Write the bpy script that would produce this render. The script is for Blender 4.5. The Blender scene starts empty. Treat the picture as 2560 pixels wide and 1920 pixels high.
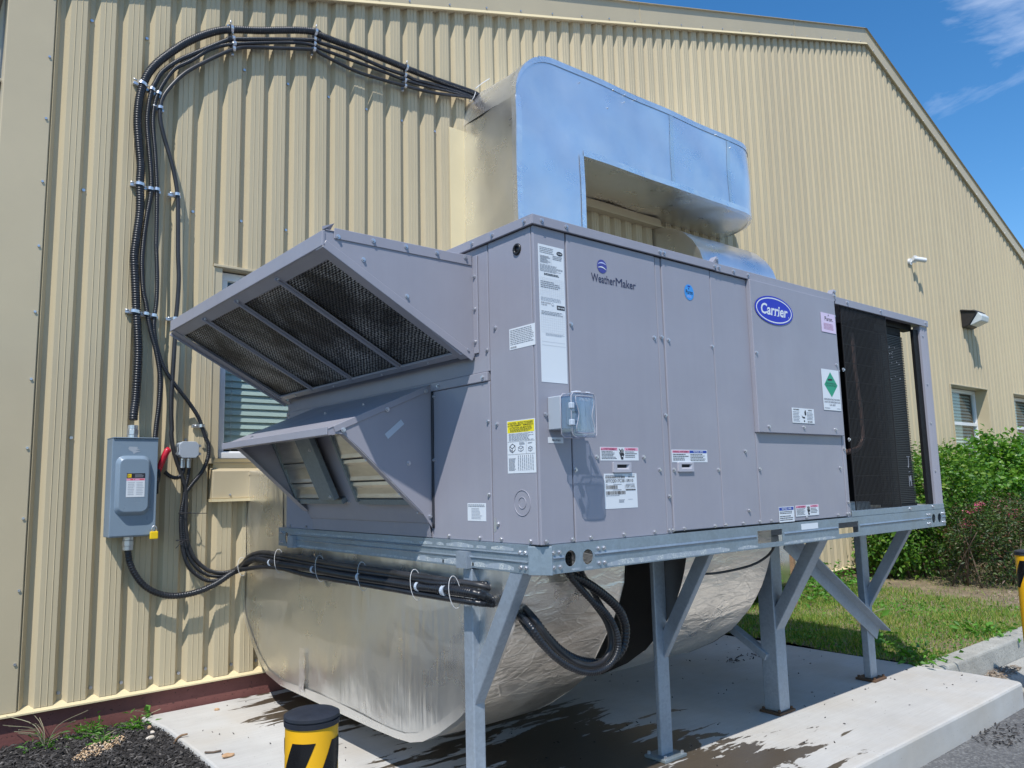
import bpy, bmesh, math, random
import numpy as np
from mathutils import Vector, Matrix

random.seed(11)
rng = np.random.default_rng(11)
sc = bpy.context.scene
col = sc.collection

# ------------------------------------------------------------------ camera, sky, sun, exposure
cam_d = bpy.data.cameras.new('camera')
cam_d.sensor_width = 36.0
cam_d.lens = 27.066
cam_d.clip_start = 0.05
cam_d.clip_end = 2000.0
cam = bpy.data.objects.new('camera', cam_d)
col.objects.link(cam)
cam.matrix_world = Matrix(((0.773775, -0.063263, -0.630294, -1.7719),
                           (-0.633031, -0.113858, -0.765708, -2.0143),
                           (-0.023323, 0.991481, -0.128148, 0.3121),
                           (0, 0, 0, 1)))
sc.camera = cam

SUN_TO = Vector((-0.52, -0.41, 1.0)).normalized()
world = bpy.data.worlds.new('World')
sc.world = world
world.use_nodes = True
wn = world.node_tree.nodes
wl = world.node_tree.links
wn.clear()
w_out = wn.new('ShaderNodeOutputWorld')
w_bg = wn.new('ShaderNodeBackground')
sky = wn.new('ShaderNodeTexSky')
sky.sky_type = 'NISHITA'
sky.sun_disc = False
sky.sun_elevation = math.asin(SUN_TO.z)
sky.sun_rotation = math.atan2(SUN_TO.x, SUN_TO.y) % (2 * math.pi)
sky.air_density = 1.0
sky.dust_density = 0.0
sky.ozone_density = 2.2
w_bg.inputs['Strength'].default_value = 0.15
# thin cirrus: a stretched noise over the whole dome
tc = wn.new('ShaderNodeTexCoord')
mp = wn.new('ShaderNodeMapping')
mp.inputs['Rotation'].default_value = (0.25, 0.1, 0.5)
mp.inputs['Scale'].default_value = (2.2, 2.2, 6.0)
nz = wn.new('ShaderNodeTexNoise')
nz.inputs['Scale'].default_value = 1.5
nz.inputs['Detail'].default_value = 7.0
nz.inputs['Roughness'].default_value = 0.6
nz.inputs['Distortion'].default_value = 0.5
rp = wn.new('ShaderNodeValToRGB')
rp.color_ramp.elements[0].position = 0.5
rp.color_ramp.elements[0].color = (0, 0, 0, 1)
rp.color_ramp.elements[1].position = 0.78
rp.color_ramp.elements[1].color = (0.55, 0.55, 0.55, 1)
mxw = wn.new('ShaderNodeMix')
mxw.data_type = 'RGBA'
mxw.inputs[7].default_value = (7.6, 8.0, 8.8, 1)
hsv = wn.new('ShaderNodeHueSaturation')
hsv.inputs['Saturation'].default_value = 1.32
wl.new(tc.outputs['Generated'], mp.inputs['Vector'])
wl.new(mp.outputs['Vector'], nz.inputs['Vector'])
wl.new(nz.outputs['Fac'], rp.inputs['Fac'])
wl.new(rp.outputs['Color'], mxw.inputs[0])
wl.new(sky.outputs['Color'], hsv.inputs['Color'])
wl.new(hsv.outputs['Color'], mxw.inputs[6])
wl.new(mxw.outputs[2], w_bg.inputs['Color'])
wl.new(w_bg.outputs['Background'], w_out.inputs['Surface'])

sun_d = bpy.data.lights.new('sun', 'SUN')
sun_d.energy = 4.2
sun_d.angle = math.radians(0.5)
sun_d.color = (1.0, 0.965, 0.91)
sun = bpy.data.objects.new('sun', sun_d)
col.objects.link(sun)
sun.rotation_euler = SUN_TO.to_track_quat('Z', 'Y').to_euler()

sc.view_settings.view_transform = 'Standard'
sc.view_settings.look = 'None'
sc.view_settings.gamma = 1.0
sc.view_settings.use_curve_mapping = False
sc.view_settings.exposure = 0.22
sc.cycles.max_bounces = 8
sc.cycles.transparent_max_bounces = 12

# ------------------------------------------------------------------ materials
class N:
    """small wrapper that builds one node material"""
    def __init__(s, name):
        s.m = bpy.data.materials.new(name)
        s.m.use_nodes = True
        s.n = s.m.node_tree.nodes
        s.l = s.m.node_tree.links
        s.b = s.n['Principled BSDF']
        s.o = s.n['Material Output']
        s._tc = None
    def add(s, t, **kw):
        nd = s.n.new(t)
        for k, v in kw.items():
            if k in nd.inputs:
                nd.inputs[k].default_value = v
            else:
                setattr(nd, k, v)
        return nd
    def link(s, a, b):
        s.l.new(a, b)
    def coord(s, scale=(1, 1, 1), rot=(0, 0, 0)):
        if s._tc is None:
            s._tc = s.n.new('ShaderNodeTexCoord')
        mpn = s.n.new('ShaderNodeMapping')
        mpn.inputs['Scale'].default_value = scale
        mpn.inputs['Rotation'].default_value = rot
        s.l.new(s._tc.outputs['Object'], mpn.inputs['Vector'])
        return mpn.outputs['Vector']
    def noise(s, scale, detail=4, rough=0.5, vec=None, dist=0.0):
        nd = s.add('ShaderNodeTexNoise')
        nd.inputs['Scale'].default_value = scale
        nd.inputs['Detail'].default_value = detail
        nd.inputs['Roughness'].default_value = rough
        nd.inputs['Distortion'].default_value = dist
        s.l.new(vec if vec is not None else s.coord(), nd.inputs['Vector'])
        return nd.outputs['Fac']
    def ramp(s, fac, stops):
        nd = s.add('ShaderNodeValToRGB')
        e = nd.color_ramp.elements
        while len(e) < len(stops):
            e.new(0.5)
        for i, (p, c) in enumerate(stops):
            e[i].position = p
            e[i].color = c if len(c) == 4 else (*c, 1)
        s.l.new(fac, nd.inputs['Fac'])
        return nd.outputs['Color']
    def mix(s, fac, a, b, mode='MIX'):
        nd = s.add('ShaderNodeMix', data_type='RGBA', blend_type=mode)
        for idx, v in ((0, fac), (6, a), (7, b)):
            if isinstance(v, (float, int)):
                nd.inputs[idx].default_value = v
            elif isinstance(v, tuple):
                nd.inputs[idx].default_value = v if len(v) == 4 else (*v, 1)
            else:
                s.l.new(v, nd.inputs[idx])
        return nd.outputs[2]
    def bump(s, h, strength, dist=0.01, normal=None):
        nd = s.add('ShaderNodeBump')
        nd.inputs['Strength'].default_value = strength
        nd.inputs['Distance'].default_value = dist
        s.l.new(h, nd.inputs['Height'])
        if normal is not None:
            s.l.new(normal, nd.inputs['Normal'])
        return nd.outputs['Normal']
    def set(s, k, v):
        if isinstance(v, (float, int)):
            s.b.inputs[k].default_value = v
        elif isinstance(v, tuple):
            s.b.inputs[k].default_value = v if len(v) == 4 else (*v, 1)
        else:
            s.l.new(v, s.b.inputs[k])

def sc3(c, k):
    return tuple(min(1.0, v * k) for v in c[:3])

def paint(name, c, rough=0.45, var=0.06, scale=6.0, metallic=0.0, grain=0.0, spec=0.5):
    m = N(name)
    f = m.noise(scale, 5, 0.6)
    m.set('Base Color', m.ramp(f, [(0.3, sc3(c, 1 - var)), (0.7, sc3(c, 1 + var))]))
    r = m.noise(scale * 3, 3)
    m.set('Roughness', m.ramp(r, [(0.3, (max(0, rough - .06),) * 3), (0.7, (min(1, rough + .06),) * 3)]))
    m.set('Metallic', metallic)
    m.set('Specular IOR Level', spec)
    if grain:
        m.set('Normal', m.bump(m.noise(scale * 40, 2), grain, 0.002))
    return m.m

def flat(name, c, rough=0.5, metallic=0.0):
    m = N(name)
    m.set('Base Color', tuple(c))
    m.set('Roughness', rough)
    m.set('Metallic', metallic)
    return m.m

M = {}
# ribbed tan steel siding: faint streaks of weather
m = N('tan_siding')
f1 = m.noise(1.2, 6, 0.6, m.coord((3, 3, 0.5)))
f2 = m.noise(40, 3, 0.6, m.coord((1, 1, 0.08)))
c1 = m.ramp(f1, [(0.3, (0.462, 0.392, 0.265)), (0.7, (0.508, 0.432, 0.292))])
oi = m.add('ShaderNodeObjectInfo')
tone = m.ramp(oi.outputs['Random'], [(0.0, (0.955, 0.955, 0.96)), (1.0, (1.03, 1.03, 1.02))])
c1 = m.mix(0.08, c1, m.ramp(f2, [(0.35, (0.46, 0.385, 0.235)), (0.65, (0.66, 0.545, 0.34))]))
m.set('Base Color', m.mix(1.0, c1, tone, 'MULTIPLY'))
m.set('Specular IOR Level', 0.25)
m.set('Roughness', 0.5)
m.set('Normal', m.bump(m.noise(2.0, 3, 0.5, m.coord((6, 1, 0.6))), 0.05, 0.01))
M['siding'] = m.m
M['trim'] = paint('tan_trim', (0.50, 0.42, 0.278), 0.42, 0.04, 2)
M['trim_lip'] = paint('sunlit_tan_trim', (0.66, 0.555, 0.34), 0.42, 0.04, 2)  # paler copy of the tan trim, sunlight on the lips put into colour
M['soffit'] = paint('trim_underside', (0.36, 0.31, 0.21), 0.6, 0.05, 2)
m = N('maroon_foundation')
f = m.noise(5, 6, 0.65)
c = m.ramp(f, [(0.3, (0.13, 0.045, 0.04)), (0.7, (0.20, 0.075, 0.065))])
sp = m.ramp(m.noise(70, 2), [(0.66, (0, 0, 0)), (0.70, (1, 1, 1))])
m.set('Base Color', m.mix(sp, c, (0.06, 0.025, 0.022)))
m.set('Roughness', 0.75)
m.set('Normal', m.bump(m.noise(60, 4), 0.3, 0.004))
M['foundation'] = m.m

# grey-violet enamel of the unit, with a few scuffs
def casing(name, c):
    m = N(name)
    f = m.noise(3.0, 5, 0.6)
    base = m.ramp(f, [(0.3, sc3(c, 0.955)), (0.7, sc3(c, 1.045))])
    sv = m.coord((1.0, 1.0, 1.0), (0.3, 0.9, 0.2))
    s1 = m.noise(7.0, 6, 0.75, sv, 1.6)
    scuff = m.ramp(s1, [(0.70, (0, 0, 0)), (0.78, (0.12, 0.12, 0.12))])
    stv = m.noise(1.0, 4, 0.6, m.coord((26, 26, 0.9)))
    base = m.mix(1.0, base, m.ramp(stv, [(0.3, (0.982, 0.982, 0.98)), (0.7, (1.012, 1.012, 1.012))]), 'MULTIPLY')
    dst = m.ramp(m.noise(1.1, 5, 0.65, None, 0.5), [(0.48, (0, 0, 0)), (0.8, (0.14, 0.14, 0.14))])
    base = m.mix(dst, base, (0.42, 0.39, 0.37))
    m.set('Base Color', m.mix(scuff, base, (0.62, 0.61, 0.64)))
    m.set('Roughness', m.ramp(m.noise(8, 4), [(0.3, (0.36,) * 3), (0.7, (0.47,) * 3)]))
    m.set('Normal', m.bump(m.noise(1.6, 2), 0.06, 0.02))
    return m.m
M['casing'] = casing('grey_violet_enamel', (0.288, 0.286, 0.332))
M['core'] = flat('dark_inside', (0.02, 0.02, 0.022), 0.8)
M['black'] = flat('black_plastic', (0.012, 0.012, 0.014), 0.4)
M['coilblack'] = paint('black_coil', (0.009, 0.009, 0.010), 0.6, 0.2, 20, spec=0.2)
M['wire'] = flat('black_wire', (0.020, 0.020, 0.022), 0.5)
M['wire'].node_tree.nodes['Principled BSDF'].inputs['Specular IOR Level'].default_value = 0.3
M['handlegrey'] = flat('pale_grey_handle', (0.40, 0.40, 0.45), 0.45)

# galvanised steel: spangle from a voronoi, slightly blue
def galv(name, c, rough=0.42, metal=0.65):
    m = N(name)
    v = m.add('ShaderNodeTexVoronoi')
    v.inputs['Scale'].default_value = 90
    m.link(m.coord(), v.inputs['Vector'])
    sep = m.add('ShaderNodeSeparateColor')
    m.link(v.outputs['Color'], sep.inputs['Color'])
    f = m.noise(5, 6, 0.7)
    a = m.ramp(sep.outputs[0], [(0.0, sc3(c, 0.86)), (1.0, sc3(c, 1.1))])
    b = m.ramp(f, [(0.3, sc3(c, 0.8)), (0.7, sc3(c, 1.15))])
    m.set('Base Color', m.mix(0.5, a, b))
    m.set('Metallic', metal)
    m.set('Roughness', m.ramp(f, [(0.3, (rough - .08,) * 3), (0.7, (rough + .12,) * 3)]))
    return m.m
M['galv'] = galv('galvanised_rail', (0.30, 0.365, 0.42), 0.42, 0.6)
M['leg'] = galv('galvanised_leg', (0.33, 0.38, 0.44), 0.5, 0.45)
M['zinc'] = flat('zinc_fitting', (0.62, 0.63, 0.65), 0.32, 0.85)
M['screw'] = flat('zinc_screw', (0.55, 0.56, 0.60), 0.3, 0.8)
M['rust'] = paint('rusty_plate', (0.10, 0.055, 0.03), 0.85, 0.35, 30, 0, 0.4)

# aluminium foil wrap with creases
def foil(name, stretch, base=(0.70, 0.69, 0.665), rough=0.26, k=1.0, crease=1.0, fine=1.0):
    m = N(name)
    f = m.noise(2.2, 5, 0.6)
    m.set('Base Color', m.ramp(f, [(0.3, sc3(base, 0.93)), (0.7, sc3(base, 1.07))]))
    m.set('Metallic', 0.93)
    m.set('Roughness', m.ramp(m.noise(4, 5, 0.65), [(0.3, (rough - .05,) * 3), (0.72, (rough + .16,) * 3)]))
    w1 = m.noise(5.0, 3, 0.5, m.coord(stretch), 0.4)
    w2 = m.noise(26.0 * fine, 5, 0.6, m.coord(stretch), 0.8)
    v = m.add('ShaderNodeTexVoronoi', feature='DISTANCE_TO_EDGE')
    v.inputs['Scale'].default_value = 7.0
    m.link(m.coord(stretch), v.inputs['Vector'])
    cr = m.ramp(v.outputs['Distance'], [(0.0, (1, 1, 1)), (0.06, (0, 0, 0))])
    n1 = m.bump(w1, 0.35 * k, 0.03)
    n2 = m.bump(w2, 0.30 * k, 0.006, n1)
    n3 = m.bump(cr, 0.22 * crease, 0.004, n2)
    m.set('Normal', n3)
    return m.m
def foil_creased(name, vec, base, rough, k=1.0):
    m = N(name)
    f = m.noise(1.8, 4, 0.6)
    m.set('Base Color', m.ramp(f, [(0.3, sc3(base, 0.94)), (0.7, sc3(base, 1.06))]))
    m.set('Metallic', 0.95)
    m.set('Roughness', m.ramp(m.noise(3, 4, 0.6), [(0.3, (rough - .04,) * 3), (0.72, (rough + .12,) * 3)]))
    b1 = m.bump(m.noise(2.4, 3, 0.5), 0.28 * k, 0.04)
    msk = m.ramp(m.noise(2.6, 3, 0.55, m.coord((1, 1, 0.6)), 0.6), [(0.38, (0.08, 0.08, 0.08)), (0.66, (1, 1, 1))])
    h2 = m.mix(1.0, m.noise(1.0, 2.0, 0.45, m.coord(vec), 0.35), msk, 'MULTIPLY')
    b2 = m.bump(h2, 0.45 * k, 0.010, b1)
    h3 = m.mix(1.0, m.noise(2.0, 1.5, 0.45, m.coord(vec, (0.12, 0.05, 0.1)), 0.2), msk, 'MULTIPLY')
    b3 = m.bump(h3, 0.30 * k, 0.004, b2)
    m.set('Normal', b3)
    return m.m
M['foil_side'] = foil_creased('foil_vertical_creases', (14, 30, 2.2), (0.82, 0.82, 0.80), 0.27)
M['foil_plain'] = foil_creased('foil_plain', (5, 5, 3), (0.86, 0.85, 0.82), 0.27, 0.6)
M['foil_dark'] = foil_creased('dark_foil', (10, 12, 2), (0.20, 0.19, 0.185), 0.38, 1.0)  # same creased foil in a much darker base colour
M['foil_old'] = foil('foil_vertical_creases', (0.8, 2.6, 0.22), (0.78, 0.785, 0.77), 0.25, 1.0, 0.0)
M['foil_front'] = foil('foil_crumpled', (1.0, 1.6, 2.6), (0.95, 0.88, 0.79), 0.30, 1.7, 1.3)  # warm base carries the tan reflection of the sunlit slab
M['foil_top'] = foil_creased('foil_smooth', (7, 7, 0.7), (0.88, 0.88, 0.90), 0.28, 0.30)
M['foil_tape'] = foil('foil_tape', (3, 3, 3), (0.90, 0.90, 0.91), 0.24, 0.5, 0.2)

def conduit_mat(name, c, rough):
    m = N(name)
    f = m.noise(9, 5, 0.65)
    m.set('Base Color', m.ramp(f, [(0.35, c), (0.75, sc3(c, 2.2))]))
    m.set('Roughness', rough)
    return m.m
M['conduit'] = conduit_mat('black_conduit', (0.010, 0.011, 0.014), 0.34)
M['cable'] = conduit_mat('dark_grey_cable', (0.018, 0.018, 0.020), 0.42)
M['tie'] = flat('white_tie', (0.62, 0.62, 0.62), 0.5)
M['boxgrey'] = paint('blue_grey_enamel', (0.20, 0.265, 0.335), 0.33, 0.05, 4)
M['jbox'] = paint('pale_grey_plastic', (0.36, 0.40, 0.45), 0.5, 0.05, 6)
M['red'] = flat('red_plastic', (0.50, 0.012, 0.03), 0.35)
M['yellow'] = paint('yellow_paint', (0.80, 0.42, 0.012), 0.33, 0.05, 6)
M['lockyellow'] = flat('yellow_lock', (0.80, 0.55, 0.01), 0.4)
M['blackband'] = paint('black_film', (0.008, 0.008, 0.009), 0.3, 0.2, 10)
M['rubber'] = paint('dark_blue_black_rubber', (0.018, 0.021, 0.030), 0.55, 0.3, 14, 0, 0.2)
M['white'] = flat('white_label', (0.66, 0.70, 0.74), 0.45)
M['whitevinyl'] = paint('white_vinyl', (0.72, 0.73, 0.74), 0.35, 0.03, 5)
M['ink'] = flat('black_ink', (0.02, 0.022, 0.03), 0.6)
M['greyink'] = flat('grey_ink', (0.22, 0.24, 0.28), 0.6)
M['paleink'] = flat('pale_ink', (0.40, 0.43, 0.48), 0.6)
M['navy'] = flat('navy_ink', (0.022, 0.028, 0.075), 0.5)
M['blue'] = flat('royal_blue_ink', (0.008, 0.016, 0.42), 0.35)
M['noticeblue'] = flat('notice_blue', (0.01, 0.05, 0.33), 0.5)
M['pink'] = flat('faded_red_ink', (0.72, 0.33, 0.45), 0.5)
M['pinkpaper'] = flat('pink_paper', (0.66, 0.55, 0.72), 0.5)
M['darkred'] = flat('dark_red_ink', (0.32, 0.02, 0.08), 0.5)
M['redink'] = flat('red_ink', (0.65, 0.05, 0.06), 0.5)
M['green'] = flat('green_ink', (0.012, 0.30, 0.17), 0.5)
M['sky_sticker'] = flat('sky_blue_sticker', (0.04, 0.27, 0.68), 0.4)
M['cautionyellow'] = flat('caution_yellow', (0.80, 0.68, 0.01), 0.5)
M['lightblue'] = flat('light_blue_ink', (0.45, 0.5, 0.78), 0.4)
M['copper'] = flat('copper_pipe', (0.13, 0.075, 0.06), 0.5, 0.3)
M['fin'] = flat('grey_black_fin', (0.022, 0.023, 0.026), 0.5)
M['emblem'] = flat('violet_blue_ink', (0.05, 0.055, 0.27), 0.4)
M['tape'] = flat('pale_tape', (0.46, 0.52, 0.60), 0.4)
M['cordwhite'] = flat('white_cord', (0.6, 0.6, 0.58), 0.6)

# clear plastic / glass built without caustics
def clear(name, tint, refl_rough, fac, ior=1.5):
    m = N(name)
    tr = m.add('ShaderNodeBsdfTransparent')
    tr.inputs['Color'].default_value = (*tint, 1)
    gl = m.add('ShaderNodeBsdfGlossy')
    gl.inputs['Roughness'].default_value = refl_rough
    lw = m.add('ShaderNodeLayerWeight')
    pw = m.add('ShaderNodeMath', operation='POWER')
    pw.inputs[1].default_value = 4.0
    m.link(lw.outputs['Facing'], pw.inputs[0])
    ad = m.add('ShaderNodeMath', operation='MULTIPLY_ADD')
    ad.inputs[1].default_value = 0.85
    ad.inputs[2].default_value = fac
    m.link(pw.outputs[0], ad.inputs[0])
    mx = m.add('ShaderNodeMixShader')
    m.link(ad.outputs[0], mx.inputs[0])
    m.link(tr.outputs[0], mx.inputs[1])
    m.link(gl.outputs[0], mx.inputs[2])
    m.link(mx.outputs[0], m.o.inputs['Surface'])
    return m.m
M['clear'] = clear('clear_plastic', (0.80, 0.86, 0.95), 0.2, 0.14)
M['glass'] = clear('window_glass', (0.80, 0.86, 0.86), 0.01, 0.08)
M['lens'] = paint('frosted_lens', (0.55, 0.60, 0.62), 0.3, 0.04, 20)
M['bronze'] = paint('dark_bronze', (0.03, 0.026, 0.024), 0.45, 0.1, 8)
M['slat'] = flat('pale_green_slat', (0.62, 0.70, 0.64), 0.5)
M['room'] = flat('dim_room', (0.10, 0.11, 0.11), 0.9)

# filter mesh: fine woven dark metal
m = N('filter_mesh')
wv = m.add('ShaderNodeTexWave')
wv.inputs['Scale'].default_value = 60
wv.inputs['Distortion'].default_value = 3.0
wv.inputs['Detail'].default_value = 2.0
m.link(m.coord((0.35, 1, 0.35), (0, 0, 0.2)), wv.inputs['Vector'])
wv2 = m.add('ShaderNodeTexWave')
wv2.inputs['Scale'].default_value = 66
wv2.inputs['Distortion'].default_value = 4.0
wv2.inputs['Detail'].default_value = 2.0
m.link(m.coord((1, 0.1, 0.7), (0, 0.6, 0)), wv2.inputs['Vector'])
h = m.mix(0.5, wv.outputs['Color'], wv2.outputs['Color'])
big = m.noise(3.2, 4, 0.6, None, 0.8)
pale_patch = m.ramp(big, [(0.40, (0.05, 0.05, 0.05)), (0.66, (0.55, 0.56, 0.57))])  # random paler patches laid over the woven pattern
dk = m.ramp(h, [(0.40, (0.004, 0.004, 0.004)), (0.72, (1, 1, 1))])
m.set('Base Color', m.mix(1.0, pale_patch, dk, 'MULTIPLY'))
m.set('Metallic', 0.5)
m.set('Roughness', 0.45)
m.set('Normal', m.bump(h, 0.8, 0.006))
M['filter'] = m.m
m = N('mill_aluminium')
f = m.noise(7, 5, 0.6, m.coord((1, 0.6, 3)))
m.set('Base Color', m.ramp(f, [(0.3, (0.55, 0.53, 0.47)), (0.7, (0.78, 0.76, 0.70))]))
m.set('Metallic', 0.95)
m.set('Roughness', 0.3)
m.set('Normal', m.bump(m.noise(3, 3, 0.5, m.coord((1, 1, 2))), 0.25, 0.03))
M['damper'] = m.m
M['galvdark'] = galv('galvanised_bracket', (0.22, 0.26, 0.28), 0.5, 0.4)
# flaky leftover of tape on the rail
m = N('crackled_tape_residue')
v = m.add('ShaderNodeTexVoronoi', feature='DISTANCE_TO_EDGE')
v.inputs['Scale'].default_value = 120
m.link(m.coord(), v.inputs['Vector'])
ck = m.ramp(v.outputs['Distance'], [(0.02, (0.22, 0.28, 0.33)), (0.12, (0.52, 0.55, 0.54))])
pt = m.ramp(m.noise(30, 4, 0.6), [(0.44, (0, 0, 0)), (0.58, (1, 1, 1))])
m.set('Base Color', m.mix(pt, (0.30, 0.35, 0.40), ck))
m.set('Roughness', 0.6)
M['residue'] = m.m

# concrete pad: broom marks, stains, wet patches under the unit
m = N('concrete_pad')
f = m.noise(2.2, 8, 0.62)
c = m.ramp(f, [(0.3, (0.40, 0.385, 0.36)), (0.7, (0.51, 0.50, 0.475))])
br = m.noise(14, 4, 0.6, m.coord((0.25, 9, 1), (0, 0, 0.12)))
c = m.mix(0.10, c, m.ramp(br, [(0.35, (0.30, 0.29, 0.27)), (0.65, (0.66, 0.65, 0.61))]))
pit = m.ramp(m.noise(75, 2, 0.5), [(0.70, (0, 0, 0)), (0.74, (1, 1, 1))])
c = m.mix(pit, c, (0.24, 0.23, 0.21))
st = m.ramp(m.noise(1.6, 5, 0.6), [(0.5, (0, 0, 0)), (0.75, (0.5, 0.5, 0.5))])
c = m.mix(st, c, (0.42, 0.36, 0.28))
geo = m.add('ShaderNodeNewGeometry')
sx = m.add('ShaderNodeSeparateXYZ')
m.link(geo.outputs['Position'], sx.inputs[0])
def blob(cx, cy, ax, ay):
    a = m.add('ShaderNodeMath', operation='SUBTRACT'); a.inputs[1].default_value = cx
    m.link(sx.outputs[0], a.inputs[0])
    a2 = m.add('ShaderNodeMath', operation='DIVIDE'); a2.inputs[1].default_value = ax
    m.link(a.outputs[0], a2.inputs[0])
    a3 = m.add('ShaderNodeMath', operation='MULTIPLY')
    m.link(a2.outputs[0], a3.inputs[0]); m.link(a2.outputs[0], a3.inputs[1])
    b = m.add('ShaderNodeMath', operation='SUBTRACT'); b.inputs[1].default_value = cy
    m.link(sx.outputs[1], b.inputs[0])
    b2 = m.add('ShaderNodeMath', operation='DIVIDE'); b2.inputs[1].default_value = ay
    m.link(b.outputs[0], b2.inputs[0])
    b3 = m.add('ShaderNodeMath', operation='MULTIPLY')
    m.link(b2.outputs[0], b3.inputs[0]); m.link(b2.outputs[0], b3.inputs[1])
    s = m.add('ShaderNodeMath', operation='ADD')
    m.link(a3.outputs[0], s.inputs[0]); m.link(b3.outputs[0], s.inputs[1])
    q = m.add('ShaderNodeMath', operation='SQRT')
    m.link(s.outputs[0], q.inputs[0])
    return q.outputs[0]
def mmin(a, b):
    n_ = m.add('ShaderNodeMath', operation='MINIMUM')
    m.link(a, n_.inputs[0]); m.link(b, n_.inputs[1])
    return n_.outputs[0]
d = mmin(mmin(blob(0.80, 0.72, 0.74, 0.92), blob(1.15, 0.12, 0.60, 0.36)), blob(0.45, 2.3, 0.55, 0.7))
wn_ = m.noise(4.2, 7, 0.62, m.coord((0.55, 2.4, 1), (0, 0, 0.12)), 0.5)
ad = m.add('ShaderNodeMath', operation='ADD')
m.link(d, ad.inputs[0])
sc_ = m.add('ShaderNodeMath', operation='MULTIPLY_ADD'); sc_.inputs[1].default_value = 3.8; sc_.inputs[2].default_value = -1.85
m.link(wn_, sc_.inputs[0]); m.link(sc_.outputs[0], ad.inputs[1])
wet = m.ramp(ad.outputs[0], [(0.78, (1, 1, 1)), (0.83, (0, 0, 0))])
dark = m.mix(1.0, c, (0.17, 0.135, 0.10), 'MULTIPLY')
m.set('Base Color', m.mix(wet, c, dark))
m.set('Roughness', m.mix(wet, (0.85, 0.85, 0.85), (0.4, 0.4, 0.4)))
m.set('Normal', m.bump(br, 0.12, 0.004, m.bump(m.noise(120, 3), 0.15, 0.003)))
M['pad'] = m.m
m = N('kerb_concrete')
c = m.ramp(m.noise(4, 7, 0.7), [(0.3, (0.26, 0.255, 0.23)), (0.7, (0.42, 0.41, 0.37))])
c = m.mix(m.ramp(m.noise(90, 2), [(0.62, (0, 0, 0)), (0.66, (1, 1, 1))]), c, (0.20, 0.19, 0.17))
m.set('Base Color', c); m.set('Roughness', 0.9)
m.set('Normal', m.bump(m.noise(50, 5, 0.7), 0.5, 0.01))
M['kerb'] = m.m
m = N('asphalt')
v = m.add('ShaderNodeTexVoronoi'); v.inputs['Scale'].default_value = 90
m.link(m.coord(), v.inputs['Vector'])
sepc = m.add('ShaderNodeSeparateColor'); m.link(v.outputs['Color'], sepc.inputs['Color'])
ag = m.ramp(sepc.outputs[0], [(0.0, (0.06, 0.06, 0.062)), (0.6, (0.12, 0.12, 0.122)), (1.0, (0.26, 0.26, 0.25))])
m.set('Base Color', m.mix(0.5, ag, m.ramp(m.noise(1.5, 6), [(0.3, (0.09, 0.09, 0.092)), (0.7, (0.15, 0.15, 0.148))])))
m.set('Roughness', 0.9)
m.set('Normal', m.bump(v.outputs['Distance'], 0.6, 0.01))
M['asphalt'] = m.m
m = N('soil')
c = m.ramp(m.noise(9, 7, 0.7), [(0.3, (0.13, 0.10, 0.06)), (0.7, (0.30, 0.23, 0.14))])
m.set('Base Color', c); m.set('Roughness', 0.95)
m.set('Normal', m.bump(m.noise(40, 6, 0.7), 0.8, 0.02))
M['soil'] = m.m
M['mulchbed'] = paint('dark_bark_bed', (0.018, 0.015, 0.014), 0.95, 0.4, 30, 0, 0.6)

def island(name, stops, rough=0.6, trans=0.0, spec=0.4):
    m = N(name)
    g = m.add('ShaderNodeNewGeometry')
    c = m.ramp(g.outputs['Random Per Island'], stops)
    m.set('Base Color', c)
    m.set('Roughness', rough)
    m.set('Specular IOR Level', spec)
    if trans:
        t = m.add('ShaderNodeBsdfTranslucent')
        m.link(m.mix(1.0, c, (1.1, 1.25, 0.5), 'MULTIPLY'), t.inputs['Color'])
        mx = m.add('ShaderNodeMixShader')
        mx.inputs[0].default_value = trans
        m.link(m.b.outputs[0], mx.inputs[1])
        m.link(t.outputs[0], mx.inputs[2])
        m.link(mx.outputs[0], m.o.inputs['Surface'])
    return m.m
M['leaf'] = island('hedge_leaf', [(0, (0.035, 0.10, 0.012)), (0.45, (0.075, 0.19, 0.022)), (0.85, (0.13, 0.26, 0.03)), (1, (0.22, 0.30, 0.05))], 0.42, 0.35)
M['leaf_b'] = island('dogwood_leaf', [(0, (0.045, 0.13, 0.016)), (0.5, (0.10, 0.25, 0.03)), (1, (0.19, 0.33, 0.045))], 0.38, 0.35)
M['leaf_s'] = island('spirea_leaf', [(0, (0.022, 0.045, 0.014)), (0.45, (0.045, 0.09, 0.022)), (0.72, (0.09, 0.15, 0.03)), (0.88, (0.11, 0.06, 0.04)), (1, (0.17, 0.09, 0.05))], 0.45, 0.3)
M['flower'] = island('pink_flower', [(0, (0.55, 0.06, 0.20)), (0.7, (0.62, 0.16, 0.30)), (1, (0.45, 0.18, 0.10))], 0.6, 0.3)
M['grass'] = island('grass_blade', [(0, (0.07, 0.17, 0.02)), (0.5, (0.16, 0.30, 0.04)), (0.8, (0.34, 0.38, 0.08)), (1, (0.46, 0.38, 0.15))], 0.6, 0.35)
M['weed'] = island('weed_leaf', [(0, (0.05, 0.16, 0.02)), (1, (0.14, 0.33, 0.04))], 0.5, 0.35)
M['drygrass'] = island('dry_stem', [(0, (0.18, 0.15, 0.10)), (1, (0.34, 0.32, 0.20))], 0.7)
M['chip'] = island('bark_chip', [(0, (0.010, 0.009, 0.009)), (0.6, (0.030, 0.027, 0.026)), (0.93, (0.075, 0.07, 0.068)), (1, (0.18, 0.165, 0.15))], 0.8)
M['chipbrown'] = island('brown_chip', [(0, (0.10, 0.075, 0.055)), (1, (0.30, 0.24, 0.18))], 0.9)
M['sand'] = island('sandy_pebble', [(0, (0.34, 0.22, 0.12)), (0.7, (0.55, 0.40, 0.25)), (1, (0.60, 0.55, 0.48))], 0.9)
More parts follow.
